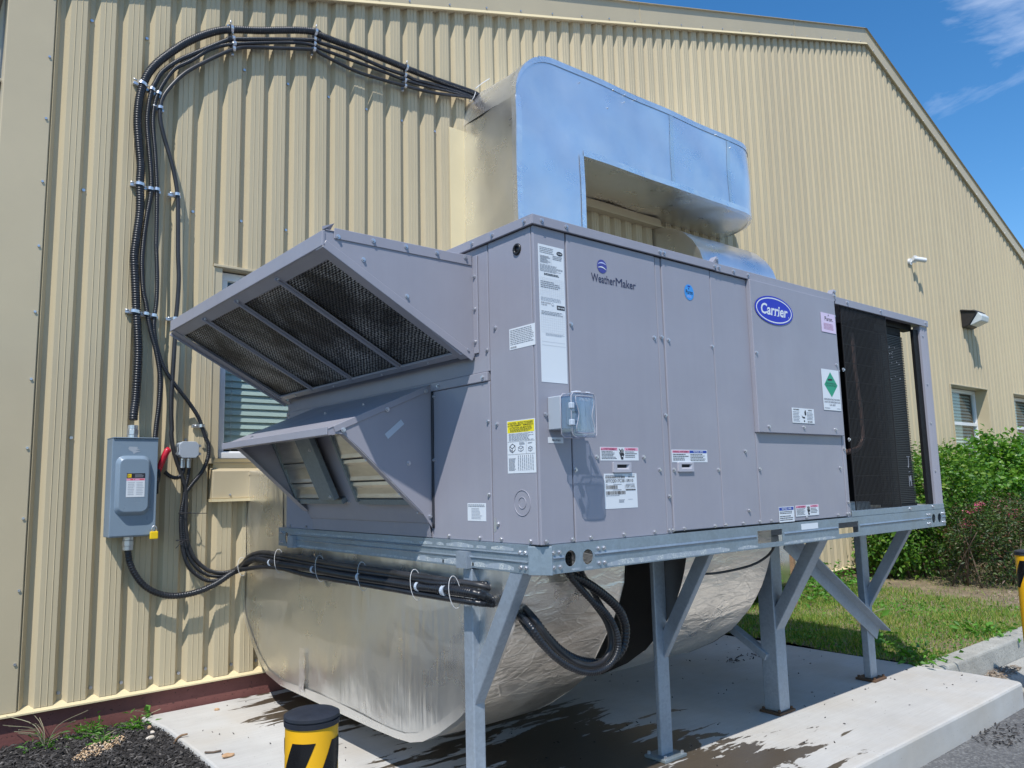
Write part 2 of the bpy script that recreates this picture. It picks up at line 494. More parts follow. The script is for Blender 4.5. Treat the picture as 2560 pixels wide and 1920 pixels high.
M['stem'] = paint('woody_stem', (0.12, 0.085, 0.06), 0.85, 0.3, 12)
M['stone'] = paint('tan_stone', (0.48, 0.30, 0.17), 0.85, 0.15, 30, 0, 0.3)
M['wood'] = paint('weathered_wood', (0.24, 0.15, 0.085), 0.8, 0.25, 9, 0, 0.3)

# ------------------------------------------------------------------ mesh helpers
class MB:
    def __init__(s):
        s.v = []; s.f = []; s.mi = []
    def add(s, vs, fs, mi=0):
        o = len(s.v)
        s.v.extend([tuple(map(float, p)) for p in vs])
        for f in fs:
            s.f.append(tuple(i + o for i in f)); s.mi.append(mi)
        return s
    def box(s, x0, x1, y0, y1, z0, z1, mi=0):
        return s.add([(x0, y0, z0), (x1, y0, z0), (x1, y1, z0), (x0, y1, z0), (x0, y0, z1), (x1, y0, z1), (x1, y1, z1), (x0, y1, z1)],
                     [(0, 3, 2, 1), (4, 5, 6, 7), (0, 1, 5, 4), (1, 2, 6, 5), (2, 3, 7, 6), (3, 0, 4, 7)], mi)
    def beam(s, p0, p1, w, h, side=(1, 0, 0), mi=0):
        """bar from p0 to p1; w along 'side', h across"""
        p0 = Vector(p0); p1 = Vector(p1); d = (p1 - p0).normalized()
        a = Vector(side); a = (a - d * a.dot(d)).normalized(); b = d.cross(a)
        vs = []
        for p in (p0, p1):
            for u, t in ((-1, -1), (1, -1), (1, 1), (-1, 1)):
                vs.append(p + a * (w / 2 * u) + b * (h / 2 * t))
        return s.add(vs, [(0, 3, 2, 1), (4, 5, 6, 7), (0, 1, 5, 4), (1, 2, 6, 5), (2, 3, 7, 6), (3, 0, 4, 7)], mi)
    def prism(s, poly, axis, a0, a1, mi=0):
        n = len(poly)
        def P(p, a):
            return {'x': (a, p[0], p[1]), 'y': (p[0], a, p[1]), 'z': (p[0], p[1], a)}[axis]
        vs = [P(p, a0) for p in poly] + [P(p, a1) for p in poly]
        fs = [tuple(range(n)), tuple(range(2 * n - 1, n - 1, -1))]
        fs += [(i, n + i, n + (i + 1) % n, (i + 1) % n) for i in range(n)]
        return s.add(vs, fs, mi)
    def cyl(s, c, axis, r, h, n=16, r2=None, mi=0, ry=None):
        """solid cylinder from c along unit 'axis' for h"""
        c = Vector(c); d = Vector(axis).normalized()
        a = d.orthogonal().normalized(); b = d.cross(a)
        r2 = r if r2 is None else r2
        vs = [c + (a * math.cos(2 * math.pi * i / n) + b * math.sin(2 * math.pi * i / n)) * r for i in range(n)]
        vs += [c + d * h + (a * math.cos(2 * math.pi * i / n) + b * math.sin(2 * math.pi * i / n)) * r2 for i in range(n)]
        fs = [tuple(range(n - 1, -1, -1)), tuple(range(n, 2 * n))] + [(i, (i + 1) % n, n + (i + 1) % n, n + i) for i in range(n)]
        return s.add(vs, fs, mi)
    def tube(s, path, r, n=10, corr=0.0, step=0.02, closed=False, mi=0, taper=None):
        pts = np.array(smooth_path(path, step, closed))
        k = len(pts)
        nxt = np.roll(pts, -1, 0); prv = np.roll(pts, 1, 0)
        if not closed:
            nxt[-1] = pts[-1]; prv[0] = pts[0]
        tan = nxt - prv
        tan /= np.maximum(np.linalg.norm(tan, axis=1, keepdims=True), 1e-9)
        a = Vector(tan[0]).orthogonal().normalized()
        o = len(s.v)
        for i in range(k):
            t = Vector(tan[i])
            a = (a - t * a.dot(t)).normalized()
            b = t.cross(a)
            rr = r * (1 - corr * (0.0, 0.5, 1.0, 0.5)[i % 4]) * (1 if taper is None else 1 + (taper - 1) * i / (k - 1))
            c = Vector(pts[i])
            for j in range(n):
                an = 2 * math.pi * j / n
                s.v.append(tuple(c + (a * math.cos(an) + b * math.sin(an)) * rr))
        for i in range(k if closed else k - 1):
            i2 = (i + 1) % k
            for j in range(n):
                s.f.append((o + i * n + j, o + i * n + (j + 1) % n, o + i2 * n + (j + 1) % n, o + i2 * n + j)); s.mi.append(mi)
        if not closed:
            s.f.append(tuple(o + j for j in range(n - 1, -1, -1))); s.mi.append(mi)
            s.f.append(tuple(o + (k - 1) * n + j for j in range(n))); s.mi.append(mi)
        return s
    def mesh(s, name, mats, smooth=False):
        me = bpy.data.meshes.new(name)
        me.from_pydata(s.v, [], s.f)
        for mt in (mats if isinstance(mats, (list, tuple)) else [mats]):
            me.materials.append(mt)
        if any(s.mi):
            me.polygons.foreach_set('material_index', s.mi)
        if smooth:
            me.polygons.foreach_set('use_smooth', [True] * len(s.f))
        me.update()
        return me
    def build(s, name, mats, parent=None, smooth=False, bevel=0.0, seg=1, rec=True, auto=None):
        me = s.mesh(name, mats, smooth)
        if rec:
            b = bmesh.new(); b.from_mesh(me)
            bmesh.ops.recalc_face_normals(b, faces=b.faces)
            b.to_mesh(me); b.free()
        if auto:
            me.polygons.foreach_set('use_smooth', [True] * len(me.polygons))
            me.set_sharp_from_angle(angle=math.radians(auto))
        return link(name, me, parent, bevel, seg)

def smooth_path(path, step, closed=False):
    P = [Vector(p) for p in path]
    n = len(P)
    out = []
    rng_ = range(n) if closed else range(n - 1)
    for i in rng_:
        p1 = P[i]; p2 = P[(i + 1) % n]
        p0 = P[(i - 1) % n] if (closed or i > 0) else p1 * 2 - p2
        p3 = P[(i + 2) % n] if (closed or i < n - 2) else p2 * 2 - p1
        k = max(1, int((p2 - p1).length / step))
        for j in range(k):
            t = j / k
            out.append(0.5 * ((2 * p1) + (p2 - p0) * t + (2 * p0 - 5 * p1 + 4 * p2 - p3) * t * t + (3 * p1 - p0 - 3 * p2 + p3) * t ** 3))
    if not closed:
        out.append(P[-1])
    return [tuple(p) for p in out]

def link(name, me, parent=None, bevel=0.0, seg=1):
    o = bpy.data.objects.new(name, me)
    col.objects.link(o)
    if parent is None:
        co = np.empty(len(me.vertices) * 3); me.vertices.foreach_get('co', co); co = co.reshape(-1, 3)
        if len(co):
            lo, hi = co.min(0), co.max(0)
            b = np.array([(lo[0] + hi[0]) / 2, (lo[1] + hi[1]) / 2, lo[2]])
            me.vertices.foreach_set('co', (co - b).ravel()); me.update()
            o.location = Vector(b)
    else:
        o.parent = parent
        o.matrix_parent_inverse = Matrix.Translation(-root_loc(parent))
    if bevel:
        bv = o.modifiers.new('bevel', 'BEVEL')
        bv.width = bevel; bv.segments = seg; bv.limit_method = 'ANGLE'; bv.angle_limit = math.radians(40)
    return o

def root_loc(p):
    v = Vector((0, 0, 0))
    if p.parent is None:
        return Vector(p.location)
    return v      # parts sit at the world origin in world coordinates

def thing(name, label, cat, loc, group=None):
    o = bpy.data.objects.new(name, None)
    o.empty_display_size = 0.1
    col.objects.link(o)
    o.location = loc
    return tag(o, label, cat, group)

def tag(o, label=None, cat=None, group=None, kind=None):
    if label: o['label'] = label
    if cat: o['category'] = cat
    if group: o['group'] = group
    if kind: o['kind'] = kind
    return o

def place_part(name, me, parent, mat4):
    o = bpy.data.objects.new(name, me)
    col.objects.link(o)
    o.parent = parent
    o.matrix_parent_inverse = Matrix.Translation(-root_loc(parent))
    o.matrix_basis = mat4
    return o

def plate_mesh(outer, holes, thick, name='plate'):
    """flat plate with holes, lying in local xy, from z=0 to z=-thick"""
    cu = bpy.data.curves.new(name, 'CURVE')
    cu.dimensions = '2D'; cu.fill_mode = 'BOTH'; cu.extrude = thick / 2
    for pts in [outer] + holes:
        sp = cu.splines.new('POLY'); sp.points.add(len(pts) - 1)
        for i, p in enumerate(pts):
            sp.points[i].co = (p[0], p[1], 0, 1)
        sp.use_cyclic_u = True
    ob = bpy.data.objects.new(name, cu)
    tmp = ob.to_mesh()
    vs = [tuple(v.co) for v in tmp.vertices]; fs = [tuple(p.vertices) for p in tmp.polygons]
    ob.to_mesh_clear(); bpy.data.objects.remove(ob); bpy.data.curves.remove(cu)
    return [(x, y, z - thick / 2) for x, y, z in vs], fs

def oval(cx, cy, rx, ry, n=20):
    return [(cx + rx * math.cos(2 * math.pi * i / n), cy + ry * math.sin(2 * math.pi * i / n)) for i in range(n)]

_tc = {}
def text_geo(body, bold=0.0, shear=0.0):
    key = (body, bold, shear)
    if key not in _tc:
        cu = bpy.data.curves.new('text', 'FONT')
        cu.body = body; cu.size = 1.0; cu.offset = bold; cu.shear = shear; cu.resolution_u = 3
        ob = bpy.data.objects.new('text', cu)
        tmp = ob.to_mesh()
        v = np.array([tuple(p.co) for p in tmp.vertices]).reshape(-1, 3)
        f = [tuple(p.vertices) for p in tmp.polygons]
        ob.to_mesh_clear(); bpy.data.objects.remove(ob); bpy.data.curves.remove(cu)
        lo, hi = v.min(0), v.max(0)
        v = (v[:, :2] - lo[:2]) / np.maximum(hi[:2] - lo[:2], 1e-6)
        _tc[key] = (v, f)
    return _tc[key]
# ------------------------------------------------------------------ ground
YW = 2.80          # face of the wall ribs
ZP = -0.93         # top of the concrete pad
ZA = -1.07         # asphalt

g = MB()
g.add([(-400, -400, ZA), (400, -400, ZA), (400, 400, ZA), (-400, 400, ZA)], [(0, 1, 2, 3)])
tag(g.build('asphalt_road', M['asphalt']), kind='structure')

pad = MB()
pad_out = [(-0.55, 2.80), (-0.505, 2.5), (-0.50, 2.0), (-0.52, 1.2), (-0.53, 0.3), (-0.55, -0.235), (1.5, -0.235), (3.0, -0.235), (3.56, -0.23), (3.585, -0.215), (3.595, -0.18), (3.60, 0.1), (3.58, 0.4), (3.575, 1.2), (3.57, 2.0), (3.57, 2.80)]
pad.prism(pad_out, 'z', ZA - 0.1, ZP)
tag(pad.build('concrete_pad', M['pad'], bevel=0.014, seg=2), kind='structure')

# lawn ground rising gently to the wall, soil under the grass
lw = MB()
nx, ny = 40, 14
for j in range(ny + 1):
    for i in range(nx + 1):
        x = 3.60 + i * (26 - 3.6) / nx
        y = 0.375 + j * (2.82 - 0.375) / ny
        t = (y - 0.375) / 2.4
        lw.v.append((x, y, ZP - 0.01 + 0.05 * t + 0.012 * math.sin(x * 5.1 + y * 3) * math.sin(y * 4.3)))
for j in range(ny):
    for i in range(nx):
        a = j * (nx + 1) + i
        lw.f.append((a, a + 1, a + nx + 2, a + nx + 1)); lw.mi.append(0)
tag(lw.build('lawn_soil', M['soil'], smooth=True), kind='structure')
def lawn_z(x, y):
    t = (y - 0.375) / 2.4
    return ZP - 0.01 + 0.05 * t + 0.012 * math.sin(x * 5.1 + y * 3) * math.sin(y * 4.3)

kb = MB()
kb.prism([(0.205, ZA - 0.05), (0.225, ZP + 0.005), (0.375, ZP + 0.005), (0.375, ZA - 0.05)], 'x', 3.60, 30)
tag(kb.build('kerb', M['kerb'], bevel=0.02, seg=3), kind='structure')
gt = MB()
gt.box(3.63, 30, -0.12, 0.205, ZA - 0.05, ZA + 0.006)
tag(gt.build('gutter_strip', M['kerb']), kind='structure')

mb_ = MB()
mb_.prism([(-6, -0.6), (-0.50, -0.6), (-0.50, 2.84), (-6, 2.84)], 'z', ZA - 0.05, ZP - 0.03)
tag(mb_.build('planting_bed', M['mulchbed']), kind='structure')

# ------------------------------------------------------------------ metal building
bld = thing('metal_building', 'long tan ribbed steel building with a gable end wall and maroon concrete base', 'building', (6.9, 7.0, -0.95))
PITCH = 0.1523
RX = 9.06
def roof_bot(x):
    """underside of the rake trim on the wall"""
    return 3.636 + 0.3253 * x if x < RX else 3.636 + 0.3253 * RX - 0.399 * (x - RX)

WIN = [(-0.215, 0.86, 0.505, 1.715), (10.955, 12.42, 0.50, 1.675), (13.60, 15.07, 0.50, 1.675)]
XS, XE, ZB = -1.16, 19.3, -0.785
def rib_points():
    pts = []
    k = -1
    while True:
        b = -1.068 + k * PITCH
        if b > XE: break
        for dx, dy in ((-0.022, 0.036), (0.0, 0.0), (0.024, 0.0), (0.0265, -0.0032), (0.029, 0.0), (0.055, 0.0), (0.0575, -0.0032), (0.060, 0.0), (0.084, 0.0), (0.106, 0.036)):
            pts.append((b + dx, YW + dy))
        k += 1
    return [p for p in pts if XS <= p[0] <= XE]
RIB = rib_points()
def rib_y(x):
    for (a, ya), (b, yb) in zip(RIB, RIB[1:]):
        if a <= x <= b:
            return ya + (yb - ya) * (x - a) / max(b - a, 1e-9)
    return YW + 0.036
seam = [XS]
s_ = -1.068 - 0.012 + 6 * PITCH
while s_ < XE:
    seam.append(s_); s_ += 6 * PITCH
seam.append(XE)
for a, b in zip(seam, seam[1:]):
    xs = sorted({a, b} | {p[0] for p in RIB if a < p[0] < b} | {w for wn2 in WIN for w in wn2[:2] if a < w < b} | ({RX} if a < RX < b else set()))
    w = MB(); w_up = MB()
    for x0, x1 in zip(xs, xs[1:]):
        xm = (x0 + x1) / 2
        cuts = [(ZB, None)]
        for wa, wb, z0, z1 in WIN:
            if wa < xm < wb:
                cuts = [(ZB, z0), (z1, None)]
        for z0, z1 in cuts:
            za = roof_bot(x0) + 0.08 if z1 is None else z1
            zb = roof_bot(x1) + 0.08 if z1 is None else z1
            # overlap seam: the last rib of each sheet sits a hair in front
            (w_up if len(cuts) == 2 and z1 is None and any(wa <= a and b <= wb for wa, wb, _, _ in WIN) else w).add([(x0, rib_y(x0), z0), (x1, rib_y(x1), z0), (x1, rib_y(x1), zb), (x0, rib_y(x0), za)], [(0, 1, 2, 3)])
    w.build('wall_panel', M['siding'], bld, rec=False)
    if w_up.v: w_up.build('wall_panel', M['siding'], bld, rec=False)

# foundation, base trim, corner trim
f = MB(); f.box(-1.375, XE, YW + 0.012, YW + 0.3, -1.3, -0.806); f.build('foundation', M['foundation'], bld)
f = MB(); f.prism([(YW - 0.022, -0.806), (YW - 0.022, -0.798), (YW + 0.03, -0.774), (YW + 0.05, -0.774), (YW + 0.05, -0.806)], 'x', -1.385, XE)
f.build('base_trim', M['trim_lip'], bld)
f = MB(); f.box(-1.375, -1.145, YW - 0.006, YW + 0.045, -0.79, 3.33); f.box(-1.375, -1.365, YW + 0.045, YW + 0.25, -0.79, 3.33)
f.build('corner_trim', M['trim'], bld, bevel=0.004)
f = MB()
for z in np.arange(-0.55, 3.3, 0.37):
    f.cyl((-1.165, YW - 0.007, z), (0, -1, 0), 0.007, 0.006, 8)
for z, xs0 in ((-0.735, -1.16), (0.62, -1.0), (2.05, -1.0), (3.1, -0.85)):
    x = -1.068 + 0.113
    i = 0
    while x < 9:
        if (i % 2 == 0 or z < -0.7) and not any(a - .02 < x < b + .02 and c < z < d for a, b, c, d in WIN) and z < roof_bot(x) - .1:
            f.cyl((x, YW + 0.036, z), (0, -1, 0), 0.009, 0.010, 8)
        x += PITCH; i += 1
tag(f.build('wall_screw', M['screw'], bld), kind='stuff')

# side wall, roof slabs, back
f = MB(); f.add([(-1.37, YW + 0.05, -1.2), (-1.37, 14, -1.2), (-1.37, 14, 3.25), (-1.37, YW + 0.05, 3.25)], [(0, 1, 2, 3)])
f.build('side_wall', M['siding'], bld)
f = MB()
def rtop(x): return roof_bot(x) + 0.262
f.add([(-1.6, YW - 0.05, rtop(-1.6) - .02), (RX, YW - 0.05, rtop(RX) - .02), (RX, 14, rtop(RX) - .02), (-1.6, 14, rtop(-1.6) - .02)], [(0, 1, 2, 3)])
f.add([(RX, YW - 0.05, rtop(RX) - .02), (XE, YW - 0.05, rtop(XE) - .02), (XE, 14, rtop(XE) - .02), (RX, 14, rtop(RX) - .02)], [(0, 1, 2, 3)])
f.build('roof', M['trim'], bld)
f = MB(); f.add([(-1.3, 3.6, -1), (XE, 3.6, -1), (XE, 3.6, roof_bot(XE) - 0.1), (RX, 3.6, roof_bot(RX)), (-1.3, 3.6, 3.2)], [(0, 1, 2, 3, 4)])
f.build('inner_wall', M['room'], bld)

# rake trim: deep flashing along both slopes, with a drip lip in sunlit tan
def rake(x0, x1, x_in0, x_in1):
    r = MB()
    y0, y1 = YW - 0.026, YW + 0.04
    for (xa, xb) in ((x0, x1),):
        b0, b1 = roof_bot(xa), roof_bot(xb)
        t0, t1 = b0 + 0.262, b1 + 0.262
        r.add([(xa, y0, b0), (xb, y0, b1), (xb, y0, t1), (xa, y0, t0), (xa, y1, b0), (xb, y1, b1), (xb, y1, t1), (xa, y1, t0)],
              [(0, 1, 2, 3), (4, 7, 6, 5), (0, 4, 5, 1), (3, 2, 6, 7), (0, 3, 7, 4), (1, 5, 6, 2)])
    o = r.build('rake_trim', M['trim'], bld)
    l = MB()
    b0, b1 = roof_bot(x_in0), roof_bot(x_in1)
    for dz0, dz1, ya, yb in ((-0.004, 0.024, y0 - 0.014, y0 - 0.001),):
        l.add([(x_in0, ya, b0 + dz0), (x_in1, ya, b1 + dz0), (x_in1, yb, b1 + dz1), (x_in0, yb, b0 + dz1), (x_in0, yb, b0 + dz0 - .001), (x_in1, yb, b1 + dz0 - .001)],
              [(0, 1, 2, 3), (0, 4, 5, 1), (0, 3, 4), (1, 5, 2)])
    l.build('drip_lip', M['trim_lip'], o)
    s = MB()
    n = int((x1 - x0) / 0.38)
    for i in range(n):
        x = x0 + (i + .5) * (x1 - x0) / n
        s.cyl((x, y0, roof_bot(x) + 0.045), (0, -1, 0), 0.008, 0.007, 8)
    tag(s.build('trim_screw', M['screw'], o), kind='stuff')
    x = x0 + 2.6
    while x < x1 - .5:
        b = roof_bot(x); j = MB()
        j.beam((x, y0 - 0.002, b + 0.03), (x - 0.02, y0 - 0.002, b + 0.25), 0.012, 0.004, (1, 0, 0)); x += 3.05
        j.build('trim_joint', M['trim'], o)
rake(-1.65, RX, -1.65, RX)
rake(RX, XE, RX, XE)

# ---- windows
def window(x0, x1, z0, z1, gy, fr, mid, sill_white, slat_tilt, nsl, jamb=0.0, head=True, zblind=None):
    wnd = MB()
    # casing sheet around the opening
    wnd.box(x0 - 0.004, x1 + 0.004, YW - 0.012, gy + .02, z1 - 0.004, z1 + 0.012)
    wnd.box(x1 - 0.006, x1 + 0.006, YW - 0.004, gy + .02, z0, z1 - 0.004)
    wnd.box(x0 - 0.006, x0 + 0.006, YW - 0.004, gy + .02, z0, z1 - 0.004)
    wnd.box(x0 - 0.01, x1 + 0.01, YW - 0.012, gy + .02, z0 - 0.03, z0)
    if jamb:
        wnd.box(x0 + .006, x0 + jamb, YW + 0.002, YW + 0.012, z0, z1 - 0.004)
    w = wnd.build('window', M['trim'], bld, bevel=0.002)
    fm = MB()
    a, b = x0 + .008 + jamb, x1 - .008
    fm.box(a, b, gy, gy + .05, z1 - 0.012 - fr, z1 - 0.012)
    fm.box(a, b, gy, gy + .05, z0 + .002, z0 + fr)
    fm.box(a, a + fr, gy, gy + .05, z0 + fr, z1 - 0.012 - fr)
    fm.box(b - fr, b, gy, gy + .05, z0 + fr, z1 - 0.012 - fr)
    if mid:
        fm.box(a + fr, b - fr, gy - .004, gy + .045, mid - fr * .42, mid + fr * .42)
    if sill_white:
        fm.box(a, b, gy - .05, gy, z0 + .002, z0 + .04)
    fm.build('frame', M['whitevinyl'], w, bevel=0.003)
    p = MB()
    p.add([(a + fr, gy + .03, z0 + fr), (b - fr, gy + .03, z0 + fr), (b - fr, gy + .03, z1 - .012 - fr), (a + fr, gy + .03, z1 - .012 - fr)], [(0, 1, 2, 3)])
    p.build('pane', M['glass'], w)
    # blind slats, each its own piece, sharing one mesh
    sl = MB(); L = (b - fr) - (a + fr) - .02; hw = 0.0285
    ct, st = math.cos(slat_tilt), math.sin(slat_tilt)
    prof = [(-hw * ct, -hw * st), (0.0, 0.004), (hw * ct, hw * st)]
    sl.add([(xx, py, pz) for xx in (-L / 2, L / 2) for py, pz in prof], [(0, 1, 4, 3), (1, 2, 5, 4)])
    sme = sl.mesh('slat', M['slat'], True)
    top = z1 - fr - .05
    sp = (top - z0 - fr) / nsl
    for i in range(nsl):
        jit = random.uniform(-.05, .05)
        place_part('slat', sme, w, Matrix.Translation(((a + b) / 2, gy + .085, top - i * sp)) @ Matrix.Rotation(jit, 4, 'X'))
    c = MB()
    for xx in (a + fr + .06, b - fr - .25):
        c.box(xx, xx + .003, gy + .056, gy + .058, z0 + fr, top)
    c.build('blind_cord', M['cordwhite'], w)
    r = MB(); r.box(a, b, gy + .16, gy + .17, z0 - .1, z1 + .1); r.build('dark_backing', M['room'], w)
    return w
window(*WIN[0], YW + 0.075, 0.05, None, True, 1.22, 24, jamb=0.055)
window(*WIN[1], YW + 0.185, 0.06, 1.10, True, 0.75, 19)
window(*WIN[2], YW + 0.185, 0.06, 1.10, True, 0.75, 19)
# tan ledge and boxed flashing below the near window, where the lower duct meets the wall
f = MB(); f.prism([(YW - 0.004, 0.43), (YW - 0.004, 0.475), (YW - 0.03, 0.505), (YW + 0.04, 0.505), (YW + 0.04, 0.43)], 'x', -0.19, 0.9)
f.build('window_ledge', M['trim_lip'], bld)
f = MB(); f.prism([(YW - 0.05, 0.262), (YW - 0.05, 0.43), (YW + 0.02, 0.455), (YW + 0.02, 0.262)], 'x', -0.205, 0.9)
fl = f.build('duct_flashing', M['trim'], bld, bevel=0.003)
f = MB(); f.box(-0.21, 0.9, YW - 0.066, YW + 0.02, 0.244, 0.2615); f.build('drip_lip', M['trim_lip'], fl)
f = MB(); f.cyl((-0.1, YW - 0.0505, 0.285), (0, -1, 0), 0.006, 0.006, 8); f.build('rivet', M['screw'], fl)
# flashing under the upper box duct
f = MB(); f.prism([(YW - 0.06, 2.80), (YW - 0.045, 2.896), (YW + 0.03, 2.896), (YW + 0.03, 2.80)], 'x', 2.40, 4.12)
f.box(2.40, 4.12, YW - 0.085, YW - 0.061, 2.796, 2.806)
f.build('duct_flashing', M['trim'], bld)
f = MB(); f.box(1.60, 1.745, YW - 0.006, YW + 0.02, 2.1, 3.16); f.build('duct_side_trim', M['trim_lip'], bld)

# white rain pipe round the corner
dp = MB(); dp.box(-1.52, -1.41, YW + 0.10, YW + 0.20, -0.9, 3.4); dp.box(-1.53, -1.375, YW + .09, YW + .21, 2.6, 2.63)
tag(dp.build('rain_pipe', M['whitevinyl'], bevel=0.01), 'white rain pipe just round the left corner of the tan wall', 'rain pipe')

# ---- wall light
wl_ = thing('wall_light', 'dark bronze wall pack light with frosted lens on the ribbed wall above the far window', 'wall light', (11.80, YW - .1, 2.66))
f = MB(); f.prism([(YW, 2.64), (YW, 2.90), (YW - .20, 2.90), (YW - .24, 2.86), (YW - .10, 2.66), (YW - .05, 2.64)], 'x', 11.62, 11.98)
f.prism([(YW - .225, 2.88), (YW - .03, 2.93), (YW, 2.93), (YW, 2.90), (YW - .235, 2.86)], 'x', 11.60, 12.0)
f.build('housing', M['bronze'], wl_, bevel=0.012, seg=2)
f = MB(); f.prism([(YW - .243, 2.855), (YW - .30, 2.79), (YW - .28, 2.71), (YW - .13, 2.66), (YW - .105, 2.665)], 'x', 11.65, 11.95)
f.build('lens', M['lens'], wl_, bevel=0.01, seg=2)
# ---- security camera
sc_c = thing('security_camera', 'small white bullet security camera high on the ribbed wall', 'camera', (9.95, YW - .1, 3.4))
f = MB(); f.cyl((9.90, YW + .01, 3.44), (0, -1, 0), 0.05, 0.03, 14); f.tube([(9.90, YW - .02, 3.44), (9.92, YW - .07, 3.43), (9.95, YW - .10, 3.46)], 0.014, 8)
f.build('mount', M['whitevinyl'], sc_c, auto=35)
f = MB(); f.cyl((9.88, YW - .06, 3.475), (0.85, -0.5, -0.12), 0.036, 0.2, 16); f.box(9.88, 9.92, YW - .10, YW - .06, 3.505, 3.515)
f.build('camera_body', M['whitevinyl'], sc_c, auto=35)
f = MB(); f.cyl((10.052, YW - .161, 3.4508), (0.85, -0.5, -0.12), 0.028, 0.006, 16); f.build('camera_lens', M['black'], sc_c)
# ------------------------------------------------------------------ packaged rooftop unit on the stand
UL, UW, UH = 3.25, 2.14, 1.267
unit = thing('air_conditioner', 'large grey-violet packaged air conditioning unit with two hoods on a steel stand', 'air conditioner', (UL / 2, UW / 2, 0))

# common screw: washer flange + hex head, local +Z points outwards
s = MB(); s.cyl((0, 0, 0), (0, 0, 1), 0.0085, 0.0022, 12); s.cyl((0, 0, 0.0022), (0, 0, 1), 0.0058, 0.0055, 6, 0.0052)
SCREW = s.mesh('screw', M['screw'])
ROT = {'F': Matrix.Rotation(math.pi / 2, 4, 'X'), 'L': Matrix.Rotation(-math.pi / 2, 4, 'Y')}
def screw(parent, x, y, z, face='F', k=1.0):
    rot = ROT[face] if isinstance(face, str) else Vector(face).to_track_quat('Z', 'Y').to_matrix().to_4x4()
    return place_part('screw', SCREW, parent, Matrix.Translation((x, y, z)) @ rot @ Matrix.Scale(k, 4))

# casing core, roof, cap strips
f = MB(); f.box(0.014, 2.12, 0.014, UW - .002, 0.098, 1.24); f.build('inner_body', M['core'], unit)
f = MB(); f.box(-0.004, 2.118, -0.004, UW + .01, 1.240, UH - 0.003); f.box(2.118, UL, -0.004, UW + .01, 1.235, 1.258)
f.build('roof_panel', M['casing'], unit)
def cap(x0, x1, z0, z1, y=-0.014):
    c = MB(); c.box(x0, x1, y, -0.004, z0, z1); c.box(x0, x1, -0.0042, 0.05, z1 - 0.003, z1)
    return c.build('cap_strip', M['casing'], unit, bevel=0.003)
cap(-0.014, 1.068, 1.236, 1.272); cap(1.072, 2.118, 1.234, 1.270); cap(2.122, 3.262, 1.222, 1.262)
c = MB(); c.box(-0.014, -0.004, -0.0035, UW + 0.02, 1.236, 1.272); c.box(-.0042, .05, .051, UW + .02, 1.269, 1.272); c.build('cap_strip', M['casing'], unit, bevel=0.003)
for x, zt in ((1.085, 1.300), (2.118, 1.297)):
    c = MB(); c.prism([(x - .035, zt - .030), (x + 0.012, zt - .028), (x + .014, zt), (x - .002, zt + .004)], 'y', -0.012, 0.02); c.build('joint_clip', M['casing'], unit, bevel=.002)
for x, z in ((0.031, 1.254), (0.153, 1.255), (0.686, 1.253), (0.712, 1.253), (1.062, 1.252), (1.092, 1.252), (1.203, 1.252), (1.318, 1.252), (2.110, 1.262)):
    screw(unit, x, -0.014, z)
for x, z in ((1.082, 1.289), (2.116, 1.287)): screw(unit, x, -0.013, z)
for x in (2.246, 2.632, 3.226): screw(unit, x, -0.014, 1.244)
for y in (0.22, 0.349, 0.03): screw(unit, -0.014, y, 1.254, 'L')

# front panels: separate folded sheets with shadow gaps between them
def panel(x0, x1, z0, z1, y0=0.0, name='front_panel', g=0.0022, b=0.003):
    p = MB(); p.box(x0 + g, x1 - g, y0, 0.0135, z0, z1); return p.build(name, M['casing'], unit, bevel=b, seg=2)
panel(0.0, 0.158, 0.099, 1.2355, name='corner_panel', g=0.0008)
panel(0.160, 0.667, 0.099, 1.2335, -0.0015)
panel(0.668, 0.706, 0.099, 1.2335, 0.0015, 'seam_strip')
panel(0.707, 1.040, 0.107, 1.2335, -0.0015)
panel(1.041, 1.318, 0.105, 1.2335, 0.0)
panel(1.319, 2.098, 0.105, 0.56, 0.0)
panel(1.318, 2.094, 0.517, 1.2335, -0.021, 'access_panel', 0.0005)
panel(2.099, 2.136, 0.099, 1.2335, -0.0005, 'seam_strip')
for x, z in [(0.172, 0.89), (0.639, 0.887), (0.687, 0.894), (0.729, 0.886), (1.026, 0.887), (0.034, 0.551), (0.282, 0.402), (0.542, 0.402), (0.687, 0.572), (0.634, 0.353), (0.723, 0.352), (0.171, 0.355), (1.021, 0.35), (1.227, 0.432), (1.331, 0.351),
             (0.021, 0.112), (0.145, 0.111), (0.236, 0.112), (0.412, 0.113), (0.587, 0.112), (0.676, 0.113), (0.699, 0.113), (0.77, 0.115), (0.975, 0.115), (1.05, 0.115), (1.179, 0.116), (1.307, 0.117), (1.399, 0.116), (0.687, 0.247), (1.228, 0.17), (1.7, 0.117), (2.0, 0.117), (2.092, 0.118), (2.116, 0.118), (2.054, 0.353), (2.112, 0.176), (2.115, 1.155), (2.114, 0.86), (2.112, 0.45)]:
    screw(unit, x, -0.0015, z)
for x, z in [(1.335, 0.885), (1.398, 0.545), (1.7, 0.55), (2.002, 0.547), (2.063, 0.886)]:
    screw(unit, x, -0.021, z)

